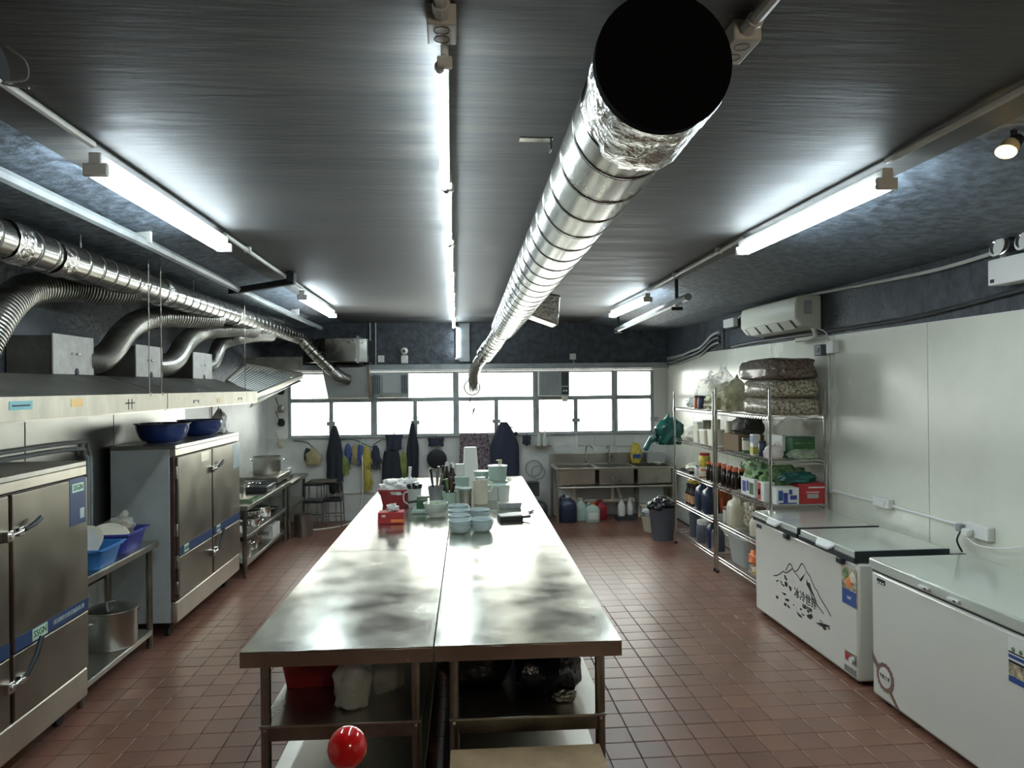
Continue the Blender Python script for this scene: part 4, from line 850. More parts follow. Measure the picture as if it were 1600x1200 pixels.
for k, (x, m1) in enumerate(((1.27, 'orange'), (1.36, 'white_plastic'))):
    bottle(['clear spray bottle with orange top on the back sill', 'clear bottle with white pump on the back sill'][k], (x, 10.68, 1.06), .035, .22, 'frosted', m1, name='spray_bottle')
thing1('wall_shelf', 'small ledge holding the spray bottles on the back wall', 'shelf', MB().box(1.2, 1.45, 10.62, 10.79, 1.045, 1.058), 'steel_dark', (1.32, 10.7, 1.05))
thing1('window_crank', 'black crank handle at the middle window sill', 'handle', MB().tube([(.72, 10.72, 1.31), (.80, 10.68, 1.34), (.90, 10.68, 1.345)], .009, 6).sphere((.93, 10.68, 1.25), .03).tube([(.80, 10.70, 1.16), (.93, 10.68, 1.25)], .009, 6), 'black_metal', (.8, 10.7, 1.3))
for k, (x0, x1, z0) in enumerate(((1.86, 2.12, 1.05), (2.14, 2.42, 1.04), (2.44, 2.72, 1.02))):
    thing1('wall_sheet', ['first plastic-sleeved notice sheet above the sink, from the left', 'second plastic-sleeved notice sheet above the sink', 'third plastic-sleeved notice sheet above the sink, rightmost'][k], 'notice', MB().box(x0, x1, 10.772, 10.776, z0, 1.205), 'frosted', ((x0 + x1) / 2, 10.77, z0), smooth=0)
# triple sink
t = T('triple_sink', 'three-bowl stainless sink unit on tube legs at the back wall', 'sink', (2.35, 10.45, 0))
sx0, sx1, sy0, sy1, sz = 1.43, 3.17, 10.12, 10.76, .78
b = MB(); xs = [sx0 + .06, sx0 + .58, sx0 + .64, sx0 + 1.14, sx0 + 1.20, sx1 - .05]
b.box(sx0, sx1, sy0, sy0 + .05, sz - .03, sz); b.box(sx0, sx1, sy1 - .09, sy1, sz - .03, sz)
for a, c in ((sx0, xs[0]), (xs[1], xs[2]), (xs[3], xs[4]), (xs[5], sx1)): b.box(a, c, sy0 + .05, sy1 - .09, sz - .03, sz)
b.build('rim', 'steel', t, True, bev=.004)
for k in range(3):
    a, c = xs[2 * k], xs[2 * k + 1]; w = .006; b = MB(); z0, z1 = sz - .24, sz - .03; y0, y1 = sy0 + .05, sy1 - .09
    b.box(a, c, y0, y1, z0, z0 + w); b.box(a, c, y0, y0 + w, z0 + w, z1); b.box(a, c, y1 - w, y1, z0 + w, z1); b.box(a, a + w, y0 + w, y1 - w, z0 + w, z1); b.box(c - w, c, y0 + w, y1 - w, z0 + w, z1)
    b.build('basin', 'steel', t, True, bev=.004)
MB().box(sx0, sx1, sy1 - .02, sy1 + .0, sz, sz + .15).build('splashback', 'steel', t, True, bev=.004)
MB().tube([(sx0 + .03, sy0 + .03, .50), (sx1 - .03, sy0 + .03, .50)], .014, 8).build('front_rail', 'steel_bright', t, True)
for x in (sx0 + .03, sx1 - .03):
    for y in (sy0 + .03, sy1 - .05): MB().tube([(x, y, 0), (x, y, sz - .03)], .02, 10).build('leg', 'steel', t, True)
for k, x in enumerate((1.98, 2.33)):
    f = T('tap', ['curved chrome tap over the left sink bowl', 'curved chrome tap over the middle sink bowl'][k], 'tap', (x, 10.70, sz))
    MB().tube(spline([(0, 0, 0), (0, 0, .22), (0.03 - .05 * k, -.05, .27), (.06 - .12 * k, -.16, .25), (.06 - .12 * k, -.18, .18)]), .012, 10).build('spout', 'chrome', f); MB().tube([(0, 0, 0), (0, 0, .05)], .024, 12).build('base', 'chrome', f)
bag('yellow and orange detergent packet standing on the sink', (2.72, 10.62, sz), (.17, .09, .30), 'yellow_food', 4, amp=.15, name='detergent_packet', fill=None)
thing1('packet_label', 'blue printed band of the detergent packet', 'packet', MB().box(2.66, 2.78, 10.560, 10.566, .86, .92), 'sticker_blue', (2.72, 10.56, .86))
carton('grey crate and cups standing on the right end of the sink', (3.02, 10.62, sz), .26, .12, .15, 'poly_tank', name='rack')
bowl('steel bowl lying at the right end of the sink', (2.96, 10.28, sz - .02), .08, .06, 'steel', name='bowl')
t = T('waste_pipe', 'cream plastic waste pipes under the sink', 'pipe', (2.0, 10.45, .4))
MB().tube([(1.76, 10.5, .25), (2.62, 10.5, .25)], .028, 12).build('main_pipe', 'pvc', t, True); MB().tube([(2.56, 10.5, .25), (2.66, 10.5, .25)], .036, 12).build('end_cap', 'pvc', t, True)
for x in (1.76, 2.33): MB().tube([(x, 10.5, .25), (x, 10.5, .53)], .028, 12).build('riser', 'pvc', t, True)
MB().tube([(2.47, 10.5, .25), (2.40, 10.5, .45)], .02, 12).build('branch', 'pvc', t, True)
jug('large blue water container under the left of the sink', (1.62, 10.28, 0), .24, .24, .38, 'navy_jug', 'white_plastic', name='water_container')
jug('white jug with handle under the sink, left of the green-white one', (1.83, 10.34, 0), .14, .14, .32, 'pale_green', 'cream'); jug('greenish white jug with handle under the middle of the sink', (1.98, 10.24, 0), .20, .15, .27, 'pale_green', 'orange', labm='white_label')
jug('red container behind the white jugs under the sink', (2.14, 10.42, 0), .16, .16, .28, 'red_plastic', 'red_plastic')
bottle('white bleach bottle with red label under the sink', (2.42, 10.30, .06), .055, .27, 'white_plastic', 'grey_pipe', labm='white_label'); thing1('foot_stand', 'small dark stand under the bleach bottle', 'stand', MB().box(2.34, 2.60, 10.22, 10.42, 0, .055), 'pipe_black', (2.47, 10.3, 0))
bottle('white bottle behind the bleach bottle under the sink', (2.56, 10.38, .06), .05, .25, 'white_plastic', 'white_plastic')
carton('grey plastic tub standing under the right sink bowl', (2.88, 10.50, .22), .36, .26, .27, 'poly_tank', name='tub'); carton('white foam lid on the tub under the sink', (2.85, 10.50, .50), .38, .22, .06, 'styro', name='foam_lid')
t = T('step_stool', 'low cream plastic stool under the right of the sink', 'stool', (2.88, 10.40, 0)); MB().box(-.17, .17, -.13, .13, .18, .21).build('seat', 'cream', t, bev=.008)
for sx in (-1, 1):
    for sy in (-1, 1): MB().box(sx * .145 - .02, sx * .145 + .02, sy * .11 - .015, sy * .11 + .015, 0, .181).build('leg', 'cream', t)
t = T('ribbed_bin', 'cream ribbed bin on the floor right of the sink', 'bin', (2.62, 9.45, 0)); MB().lathe([(.09, 0), (.12, .18), (.13, .2), (.12, .2), (.09, .01), (1e-4, .01)], n=20).build('body', 'beige', t)
for k in range(20): a = k * math.pi / 10; MB().tube([(.092 * math.cos(a), .092 * math.sin(a), .01), (.121 * math.cos(a), .121 * math.sin(a), .17)], .005, 5).build('rib', 'beige', t)
bag('dark grey bin bag sitting in the ribbed bin', (2.62, 9.45, .18), (.24, .22, .14), 'steel_side', 8, amp=.5)
t = T('rubbish_bin', 'grey rubbish bin lined with a black bag beside the racks', 'bin', (2.62, 8.93, 0)); MB().lathe([(.13, 0), (.17, .40), (.18, .42), (.165, .42), (.12, .01), (1e-4, .01)], n=24).build('body', 'grey_jug', t); MB().blob((0, 0, .36), (.36, .36, .18), 5, .4).build('liner', 'black_bag', t)
MB().tube(spline([(-.16, -.02, .45), (-.12, -.08, .53), (-.02, -.10, .54)], 5), .008, 6).build('liner_tie', 'chrome', t)
# clutter behind the table, left of the sink
jug('dark bucket of rags standing left of the sink', (1.20, 10.35, 0), .28, .26, .34, 'pipe_black', 'grey_pipe', name='bucket'); thing1('mop_hose', 'coiled grey hose hanging on the wall left of the sink', 'hose', MB().tube([(1.20 + .12 * math.cos(a), 10.74, .72 + .12 * math.sin(a)) for a in [i * math.pi / 12 for i in range(24)]], .010, 6, closed=True).tube([(1.26 + .10 * math.cos(a), 10.72, .66 + .10 * math.sin(a)) for a in [i * math.pi / 12 for i in range(24)]], .010, 6, closed=True), 'grey_pipe', (1.2, 10.74, .7))
carton('small grey tool box left of the sink behind the table', (1.12, 10.45, .36), .22, .2, .2, 'pipe_black', name='tool_box')

# ================================================================== ITEMS ON THE TABLES
def at(x, y, z=.802): return (x - .025 - .08 * (x + .55), y, z)
t = crate('large red plastic crate of white bags at the left table edge', at(-.52, 7.20), .34, .30, .155, 'red_plastic', TH)
bag('white plastic bags heaped in the red crate', at(-.54, 7.20, .87), (.30, .26, .16), 'white_bag', 2, amp=.6, fr=3); bag('crumpled white cloth on the right of the red crate', at(-.42, 7.24, .93), (.20, .18, .12), 'white_bag', 7, amp=.5, fr=3, name='cloth')
t = T('ladle', 'white plastic ladle handle sticking up from the red crate', 'utensil', at(-.40, 7.24, 1.0)); MB().tube([(0, 0, 0), (.01, 0, .16)], [.012, .016], 8).build('handle', 'white_plastic', t); MB().sphere((0, 0, 0), .03, sc=(1, 1, .6)).build('head', 'white_plastic', t)
carton('small red tissue box with orange stripe on the left table', at(-.50, 6.22), .215, .14, .095, 'red_box', 0, (('f', 0, .5, .15, .4, 'orange'), ('f', -.35, -.2, .6, .8, 'white_label')), name='tissue_box')
bag('white tissue pulled out of the red tissue box', at(-.49, 6.22, .899), (.10, .06, .06), 'white_bag', 9, amp=.6, name='tissue')
t = T('vegetable_slicer', 'grey-green slicer with dark top beside the red crate', 'slicer', at(-.24, 6.72)); MB().prism([(-.10, -.12, 0), (.10, -.12, 0), (.08, -.12, .03), (-.07, -.12, .03)], (0, .24, 0)).build('base', 'pale_green', t, bev=.006)
MB().cbox((0, .02, .07), (.10, .12, .09)).build('housing', 'green_box', t, bev=.012); MB().cbox((.01, 0, .135), (.12, .05, .025)).build('top', 'steel', t, bev=.008); MB().tube([(-.13, -.02, .09), (-.03, 0, .10)], .012, 8).build('handle', 'black_plastic', t)
t = bowl('glass bowl of greens in front of the slicer', at(-.10, 6.50), .105, .11, 'clear_plastic', foot=.55, name='glass_bowl'); MB().blob((0, 0, .02), (.16, .16, .09), 2, .4).build('contents', 'leaf', t)
t = T('pitcher', 'clear pitcher holding black ladles right of the red crate', 'pitcher', at(-.33, 6.98)); MB().lathe([(.055, 0), (.06, .01), (.065, .16), (.07, .18), (.063, .18), (.055, .012), (1e-4, .012)], n=20).build('body', 'frosted', t); MB().tube(spline([(-.06, 0, .15), (-.10, 0, .13), (-.10, 0, .06), (-.06, 0, .03)], 5), .007, 8).build('handle', 'white_plastic', t)
for k in range(4): MB().tube([(.02 * math.cos(k), .02 * math.sin(k), .05), (.06 * math.cos(k * 1.7), .05 * math.sin(k * 1.7), .22)], [.008, .02], 8).build('ladle', 'black_plastic', t)
t = T('utensil_holder', 'grey tub of knives and spatulas in the middle of the table', 'holder', at(-.12, 7.35)); MB().lathe([(.065, 0), (.08, .14), (.085, .145), (.075, .14), (.06, .01), (1e-4, .01)], n=18).build('tub', 'grey_pipe', t)
for k in range(5): a = k * 1.3; MB().tube([(.02 * math.cos(a), .02 * math.sin(a), .06), (.07 * math.cos(a), .05 * math.sin(a), .27 + .02 * k)], [.008, .014], 6).build('spatula', 'black_plastic' if k % 2 else 'steel', t)
for k, (x, y, cm) in enumerate(((.00, 7.62, 'white_plastic'), (.07, 7.68, 'white_plastic'), (.12, 7.60, 'orange'), (.05, 7.50, 'chrome'), (-.04, 7.55, 'black_plastic'))):
    bottle(['dark sauce bottle with white cap, leftmost of the cluster', 'dark sauce bottle with white cap at the cluster centre', 'dark sauce bottle with orange cap', 'dark sauce bottle with chrome cap at the cluster front', 'dark sauce bottle with black cap'][k], at(x, y), .036, .36 - .03 * (k % 3), 'dark_sauce', cm, 'dark sauce bottles on the work table', labm='white_label' if k in (1, 2) else None)
t = T('utensil_tub', 'pale green tub holding brushes in front of the sauce bottles', 'holder', at(.03, 7.15)); MB().lathe([(.06, 0), (.068, .11), (.073, .115), (.064, .11), (.055, .01), (1e-4, .01)], n=18).build('tub', 'pale_green', t)
for k in range(6): a = k * 1.05; MB().tube([(.02 * math.cos(a), .02 * math.sin(a), .05), (.05 * math.cos(a), .04 * math.sin(a), .20 + .012 * k)], [.006, .016], 6).build('brush', ['black_plastic', 'leaf', 'wood'][k % 3], t)
def tub(label, c, r, h, m, lidm=None, name='container'):
    t = T(name, label, 'container', c); MB().lathe([(r * .88, 0), (r * .9, .008), (r, h * .9), (1e-4, h * .9)], n=20).build('body', m, t)
    MB().lathe([(r * 1.05, h * .88), (r * 1.05, h * .96), (r * .6, h), (1e-4, h)], n=20).build('lid', lidm or m, t); return t
def fbox(label, c, w, d, h, m, rz=0, lidm=None, name='food_container'):
    t = T(name, label, 'container', c, rz); MB().rrect([(w / 2 * .9, d / 2 * .9, 0), (w / 2, d / 2, h * .88)], cr=.25).build('body', m, t)
    MB().rrect([(w / 2 * 1.04, d / 2 * 1.04, h * .88), (w / 2 * 1.04, d / 2 * 1.04, h)], cr=.25).build('lid', lidm or m, t, bev=.003, seg=1); return t
tub('tall pale green round tub under the white box', at(.17, 7.45), .075, .235, 'pale_green'); tub('dark round steel tin in front of the green tub', at(.20, 7.12), .065, .16, 'steel', 'steel_side')
tub('second clear tub left of the steel tin', at(.11, 7.25), .045, .15, 'frosted')
carton('small white box standing on the green tub', at(.15, 7.45, 1.038), .085, .08, .12, 'white_label', name='paper_carton')
t = T('tall_container', 'tall white tapering container standing behind the tubs', 'container', at(.28, 8.0)); MB().rrect([(.10, .09, 0), (.068, .065, .48)], cr=.3).build('body', 'white_label', t)
tub('round pale green pot with lid behind the white jug', at(.40, 7.72), .09, .18, 'pale_green', 'pale_blue'); tub('second lidded pale green pot stacked on the round one', at(.40, 7.72, .984), .085, .07, 'pale_green', 'white_plastic')
t = T('measuring_jug', 'cream plastic measuring jug with handle in front of the tubs', 'jug', at(.36, 7.08)); MB().lathe([(.062, 0), (.07, .01), (.072, .22), (.078, .235), (.07, .235), (.06, .012), (1e-4, .012)], n=22).build('body', 'cream', t); MB().tube(spline([(.07, 0, .21), (.11, 0, .20), (.105, 0, .13), (.07, 0, .12)], 5), .008, 8).build('handle', 'cream', t); MB().lathe([(.05, .235), (.05, .26), (1e-4, .265)], n=18).build('lid', 'frosted', t)
tub('squat pale green pot with lid and yellow tap key on top', at(.58, 7.62, .962), .10, .16, 'pale_green', 'pale_blue', name='lidded_pot')
thing1('tap_key', 'small yellow plastic clip on the squat green pot lid', 'clip', MB().cbox((.49, 7.60, 1.145), (.04, .03, .04)).cbox((.48, 7.60, 1.171), (.06, .02, .012)), 'yellow_bag', (.49, 7.6, 1.125))
for k, (x, y, w) in enumerate(((.50, 7.32, .11), (.62, 7.30, .12), (.58, 7.62, .20))): fbox(['clear food box right of the measuring jug', 'clear food box at the right of the cluster', 'wide green food box under the squat pot'][k], at(x, y), w, .14, .155, 'frosted' if k < 2 else 'pale_green', lidm='pale_green')
fbox('flat dark grey lidded box on the right of the table', at(.65, 6.85), .22, .16, .05, 'grey_pipe', R(4), 'steel')
t = tray('black shallow tray with white papers on the right table', at(.60, 6.22), .20, .16, .035, 'black_plastic', R(5)); MB().cbox((0, -.01, .04), (.19, .12, .008), Matrix.Rotation(R(5), 3, 'Z')).build('paper', 'white_label', t); MB().tube([(.10, -.03, .02), (.17, -.06, .03)], .012, 8).build('handle', 'black_plastic', t)
thing1('scraper', 'small dark scraper lying near the right table edge', 'scraper', MB().cbox((.70, 6.55, .81), (.02, .10, .012), Matrix.Rotation(R(-30), 3, 'Z')), 'black_plastic', (.76, 6.55, .802))
# nested plastic bowls, two files
k = 0
bp0 = bowl('x', (0, 0, -50), .085, .056, 'pale_blue', ribs=1, foot=.6)
for fi, (xs_, ys_) in enumerate(((.048, (5.73, 5.96, 6.20, 6.45)), (.222, (5.76, 6.20)))):
    for si, yy in enumerate(ys_):
        for q in range(3):
            lab = 'pale blue plastic bowl, %s of a nested stack, %s file, %s stack' % (['bottom', 'middle', 'top'][q], ['left', 'right'][fi], (['nearest', 'second', 'third', 'farthest'] if fi == 0 else ['nearest', 'farther'])[si])
            loc = (xs_ + .006 * math.sin(k * 2.1), yy + .004 * math.cos(k), .802 + .017 * q)
            if k == 0: bp0.location = loc; bp0['label'] = lab; bp0['group'] = 'pale blue bowls on the work table'
            else: dup(bp0, loc, k * .7, lab, 'pale blue bowls on the work table')
            k += 1

# ------------------------------------------------------------------ under and in front of the tables
crate('dark red basin on the shelf under the left table', (-.72, 3.84, .444), .32, .30, .17, 'red_plastic', name='basin', cat='basin'); bag('dark vegetables lying in the dark red basin', (-.72, 3.84, .50), (.24, .22, .12), 'pipe_black', 4, amp=.5)
bag('cream plastic bag of food under the left table', (-.49, 3.50, .444), (.17, .16, .20), 'yellow_bag' if 0 else 'frosted', 6, amp=.35, neck=.5, fill='cream'); bag('knotted clear bag beside the cream bag under the table', (-.34, 3.66, .444), (.15, .15, .17), 'clear_bag', 9, amp=.5)
bag('large black bag on the shelf under the right table', (.10, 3.85, .444), (.42, .5, .27), 'black_bag', 3, amp=.25); bag('glossy black bag at the right end of the shelf', (.46, 3.62, .444), (.30, .32, .20), 'black_bag', 11, amp=.5)
crate('dark blue basin behind the black bags under the right table', (.30, 4.42, .444), .46, .40, .27, 'navy_crate', name='basin', cat='basin')
bag('shiny foil packet on the shelf by the right leg', (.52, 3.44, .444), (.11, .07, .05), 'foil', 5, amp=.5, name='packet')
carton('flattened brown cardboard box on the floor before the right table', (.30, 2.93, 0), .66, .50, .36, 'card', R(-1), name='cardboard_box')
t = T('stanchion', 'chrome post topped by a glossy red ball before the left table', 'post', (-.295, 2.0, 0))
MB().tube([(0, 0, .01), (0, 0, .93)], .0125, 16).build('post', 'chrome', t); MB().sphere((0, 0, .972), .053, 28, 18, (1, 1, 1.04)).build('ball', 'red_ball', t, smooth=80); MB().lathe([(.12, 0), (.12, .008), (.02, .02), (1e-4, .02)], n=24).build('base', 'chrome', t); MB().lathe([(.016, .915), (.02, .925), (.016, .935)], n=16).build('collar', 'chrome', t)

# ================================================================== CHEST FREEZERS
def decal(pts, m, t, x, h=.0012, name='print', w=None):
    """flat print on the freezer front: pts (y, z); w = line width for strokes, None = filled"""
    b = MB()
    if w:
        for (a, c), (d, e) in zip(pts, pts[1:]):
            v = Vector((0, d - a, e - c)); L = v.length or 1e-6; n = Vector((0, -v.z, v.y)) / L * w / 2
            b.add([(x, a - n.y, c - n.z), (x, a + n.y, c + n.z), (x, d + n.y, e + n.z), (x, d - n.y, e - n.z)], [(0, 1, 2, 3)])
    else: b.prism([(x, a, c) for a, c in pts], (-.0008, 0, 0))
    return b.build(name, m, t, True, smooth=0)
def freezer(label, y0, y1, H, lids=2, white_edge=False):
    x0, x1 = 2.56, 3.19; t = T('chest_freezer', label, 'freezer', (2.88, (y0 + y1) / 2, 0))
    MB().box(x0, x1, y0, y1, .035, H - .075).build('cabinet', 'freezer', t, True, bev=.02)
    for x in (x0 + .06, x1 - .06):
        for y in (y0 + .08, y1 - .08): MB().tube([(x, y, 0), (x, y, .04)], .02, 10).build('foot', 'rubber', t, True)
    return t
f1 = freezer('white chest freezer with a mountain print and dark lid trims', 4.42, 5.99, .87)
# cabinet rim and the two lids
MB().box(2.565, 3.185, 4.425, 5.985, .795, .812).build('gasket', 'dark_trim', f1, True)
for a, c in ((5.20, 5.985), (4.425, 5.17)):
    ld_ = MB().box(2.555, 3.19, a + .012, c, .812, .868).build('lid', 'freezer_top', f1, True, bev=.008)
    MB().box(2.540, 2.56, a, c, .794, .828).build('lid_trim', 'dark_trim', ld_, True, bev=.003, seg=1)
    MB().box(2.55, 3.19, a, a + .012, .808, .872).build('end_trim', 'dark_trim', ld_, True, bev=.003, seg=1)
    m_ = (a + c) / 2; MB().prism([(2.555, m_ - .12, .862), (2.555, m_ + .12, .862), (2.52, m_ + .08, .835), (2.52, m_ - .08, .835)], (0, 0, -.02)).build('handle', 'white_plastic', ld_, True, bev=.005)
    MB().cbox((2.545, a + .17, .775), (.03, .07, .04)).build('lock', 'dark_trim', ld_, True, bev=.006)
XP = 2.5590
MB().box(XP - .001, XP, 5.85, 5.95, .735, .765).build('name_badge', 'dark_trim', f1, True)
STROKES = {'outline': [(5.633, 0.403), (5.569, 0.422), (5.512, 0.45), (5.461, 0.483), (5.423, 0.48), (5.391, 0.491), (5.337, 0.522), (5.305, 0.542)], 'peak1': [(5.423, 0.495), (5.39, 0.528), (5.362, 0.562), (5.341, 0.569), (5.32, 0.565), (5.295, 0.537), (5.264, 0.53)], 'peak1r': [(5.295, 0.537), (5.254, 0.518), (5.214, 0.505), (5.189, 0.487)], 'peak2': [(5.254, 0.533), (5.213, 0.558), (5.172, 0.606), (5.147, 0.619), (5.123, 0.609), (5.085, 0.576), (5.029, 0.551), (5.011, 0.526), (4.974, 0.494), (4.929, 0.475), (4.903, 0.446), (4.851, 0.417), (4.8, 0.393), (4.75, 0.355)], 'inner': [(5.031, 0.437), (4.995, 0.402), (4.932, 0.375), (4.844, 0.343)]}
FILLS = [[(5.189, 0.492), (5.124, 0.542), (5.109, 0.556), (5.145, 0.504), (5.175, 0.477)], [(5.086, 0.524), (5.072, 0.5), (5.039, 0.504), (5.021, 0.477), (4.994, 0.448), (4.958, 0.412), (4.923, 0.382), (4.976, 0.416), (5.031, 0.446), (5.087, 0.482)], [(5.445, 0.459), (5.424, 0.46), (5.392, 0.434), (5.403, 0.421), (5.435, 0.432)], [(5.436, 0.412), (5.393, 0.414), (5.383, 0.387), (5.415, 0.373), (5.436, 0.382)], [(5.491, 0.382), (5.437, 0.377), (5.448, 0.364), (5.492, 0.372)], [(5.372, 0.395), (5.329, 0.397), (5.32, 0.375), (5.341, 0.359), (5.362, 0.378)], [(5.593, 0.375), (5.547, 0.392), (5.536, 0.385), (5.582, 0.368)], [(5.513, 0.396), (5.48, 0.395), (5.492, 0.377)], [(5.493, 0.311), (5.427, 0.32), (5.406, 0.311), (5.449, 0.299)], [(5.439, 0.277), (5.374, 0.291), (5.364, 0.274), (5.418, 0.263)], [(5.596, 0.257), (5.551, 0.26), (5.551, 0.239), (5.585, 0.234)], [(5.451, 0.243), (5.407, 0.246), (5.419, 0.218), (5.451, 0.223)], [(5.397, 0.245), (5.365, 0.24), (5.344, 0.226), (5.387, 0.223)], [(5.149, 0.309), (5.12, 0.304), (5.101, 0.296), (5.14, 0.293)], [(5.082, 0.297), (5.044, 0.295), (5.054, 0.282), (5.082, 0.283)], [(5.301, 0.278), (5.281, 0.275), (5.291, 0.262)], [(5.19, 0.278), (5.16, 0.283), (5.17, 0.265), (5.19, 0.264)], [(5.251, 0.235), (5.171, 0.227), (5.152, 0.214), (5.211, 0.21)], [(5.093, 0.256), (5.016, 0.29), (4.998, 0.268), (5.036, 0.242), (5.074, 0.244)], [(4.962, 0.243), (4.881, 0.269), (4.802, 0.281), (4.751, 0.289), (4.803, 0.264), (4.872, 0.245)], [(4.872, 0.254), (4.82, 0.262), (4.812, 0.239), (4.846, 0.231)], [(4.794, 0.271), (4.76, 0.269), (4.777, 0.255)], [(4.907, 0.283), (4.854, 0.282), (4.889, 0.275)], [(5.171, 0.246), (5.122, 0.247), (5.142, 0.232)]]
for pts in STROKES.values(): decal(pts, 'ink', f1, XP - .0006, w=.009, name='mountain_line')
for pts in FILLS: decal(pts, 'ink', f1, XP - .0004, name='brush_mark')
for ch, (y_, z_) in zip('冰冷世界', ((5.238, .370), (5.148, .368), (5.065, .366), (4.985, .368))): text(ch, .085, 'ink', f1, (XP - .0014, y_, z_), (0, -1, 0), (0, 0, 1))
text('冷藏冷冻柜', .03, 'ink', f1, (XP - .0014, 5.08, .31), (0, -1, 0), (0, 0, 1))
MB().box(XP - .002, XP, 4.375 + .05, 4.60, .50, .745).build('advert_sticker', 'sticker_food', f1, True); MB().box(XP - .0028, XP - .002, 4.43, 4.598, .502, .60).build('advert_blue', 'sticker_blue', f1, True)
for k, (a, c) in enumerate(((4.55, .70), (4.52, .65), (4.47, .69))): MB().lathe([(.035, 0), (.03, .002), (1e-4, .002)], (XP - .0025, a, c), 14, rot=Matrix.Rotation(R(-90), 3, 'Y')).build('food_picture', ['leaf', 'orange', 'cream'][k], f1, True)
text('360°', .03, 'white_label', f1, (XP - .0036, 4.51, .55), (0, -1, 0), (0, 0, 1))
MB().box(XP - .003, XP, 4.44, 4.575, .13, .20).build('control_panel', 'steel', f1, True, bev=.004); MB().box(XP - .005, XP - .003, 4.515, 4.565, .14, .185).build('indicator', 'red_box', f1, True)
MB().tube([(XP - .022, 4.475, .16), (XP - .003, 4.475, .16)], .02, 14).build('thermostat_knob', 'white_plastic', f1, True)
for k in range(7): MB().box(XP - .0015, XP, 4.445 + k * .021, 4.453 + k * .021, .06, .10).build('vent_slot', 'dark_trim', f1, True)
f2 = freezer('white chest freezer at the right edge with a brown rosette print', 2.05, 4.27, .87)
ld_ = MB().box(2.548, 3.19, 2.045, 4.275, .805, .872).build('lid', 'freezer_top', f2, True, bev=.01)
MB().box(2.565, 3.185, 2.06, 4.26, .793, .806).build('gasket', 'dark_trim', f2, True); MB().box(3.10, 3.19, 4.275, 4.30, .80, .872).build('rear_hinge', 'dark_trim', f2, True)
MB().box(2.556, 3.19, 4.28, 4.40, .795, .808).build('rear_trim', 'freezer', f2, True) if 0 else None
MB().box(XP - .003, XP, 4.12, 4.20, .735, .765).build('indicator_panel', 'dark_trim', f2, True)
for k in range(3): MB().sphere((XP - .004, 4.135 + k * .025, .742), .006).build('indicator', 'white_plastic', f2, True)
for y_ in (3.73, 3.50): MB().box(2.528, 2.548, y_ - .04, y_ + .04, .825, .842).build('hinge_clip', 'white_plastic', f2, True, bev=.004); MB().box(2.526, 2.53, y_ - .03, y_ - .01, .83, .838).build('clip_pin', 'dark_trim', f2, True)
# ribbon and rosette print
decal([(4.262, .30), (4.262, .25), (4.02, .045), (3.985, .045)], 'rosette', f2, XP - .0005, name='ribbon_print')
ro = []
for i in range(40): a = i * math.pi / 20; q = 1 + .06 * math.sin(i * 2.5); ro.append((4.13 + .085 * q * math.cos(a), .185 + .085 * q * math.sin(a)))
decal(ro, 'rosette', f2, XP - .0014, name='rosette_print'); decal([(4.13 + .06 * math.cos(i * math.pi / 12), .185 + .06 * math.sin(i * math.pi / 12)) for i in range(24)], 'freezer', f2, XP - .0024, name='rosette_centre')
text('节能之星', .026, 'ink', f2, (XP - .0036, 4.13, .185), (0, -1, 0), (0, 0, 1))
MB().box(XP - .002, XP, 2.90, 3.16, .56, .765).build('advert_sticker', 'white_label', f2, True)
for z0, z1, m_ in ((.695, .702, 'dark_trim'), (.672, .688, 'sticker_blue'), (.65, .662, 'dark_trim'), (.59, .648, 'sticker_food'), (.562, .59, 'sticker_blue')): MB().box(XP - .003, XP - .002, 2.90, 3.158, z0, z1).build('sticker_band', m_, f2, True)
for k in range(5): MB().sphere((XP - .003, 3.13 - k * .045, .715), .011, sc=(.2, 1, 1)).build('food_icon', 'leaf', f2, True)
MB().box(XP - .003, XP, 2.90, 3.06, .10, .17).build('control_panel', 'freezer', f2, True, bev=.004)
for k, m_ in ((0, 'red_box'), (1, 'leaf'), (2, 'grey_jug')): MB().sphere((XP - .004, 3.03 - .035 * k, .14), .008).build('indicator', m_, f2, True)
text('ON', .03, 'ink', f2, (XP - .004, 2.92, .13), (0, -1, 0), (0, 0, 1))
tray('yellow green edged tray at the right end of the second freezer', (2.78, 3.02, .873), .26, .24, .02, 'yellow_glove')

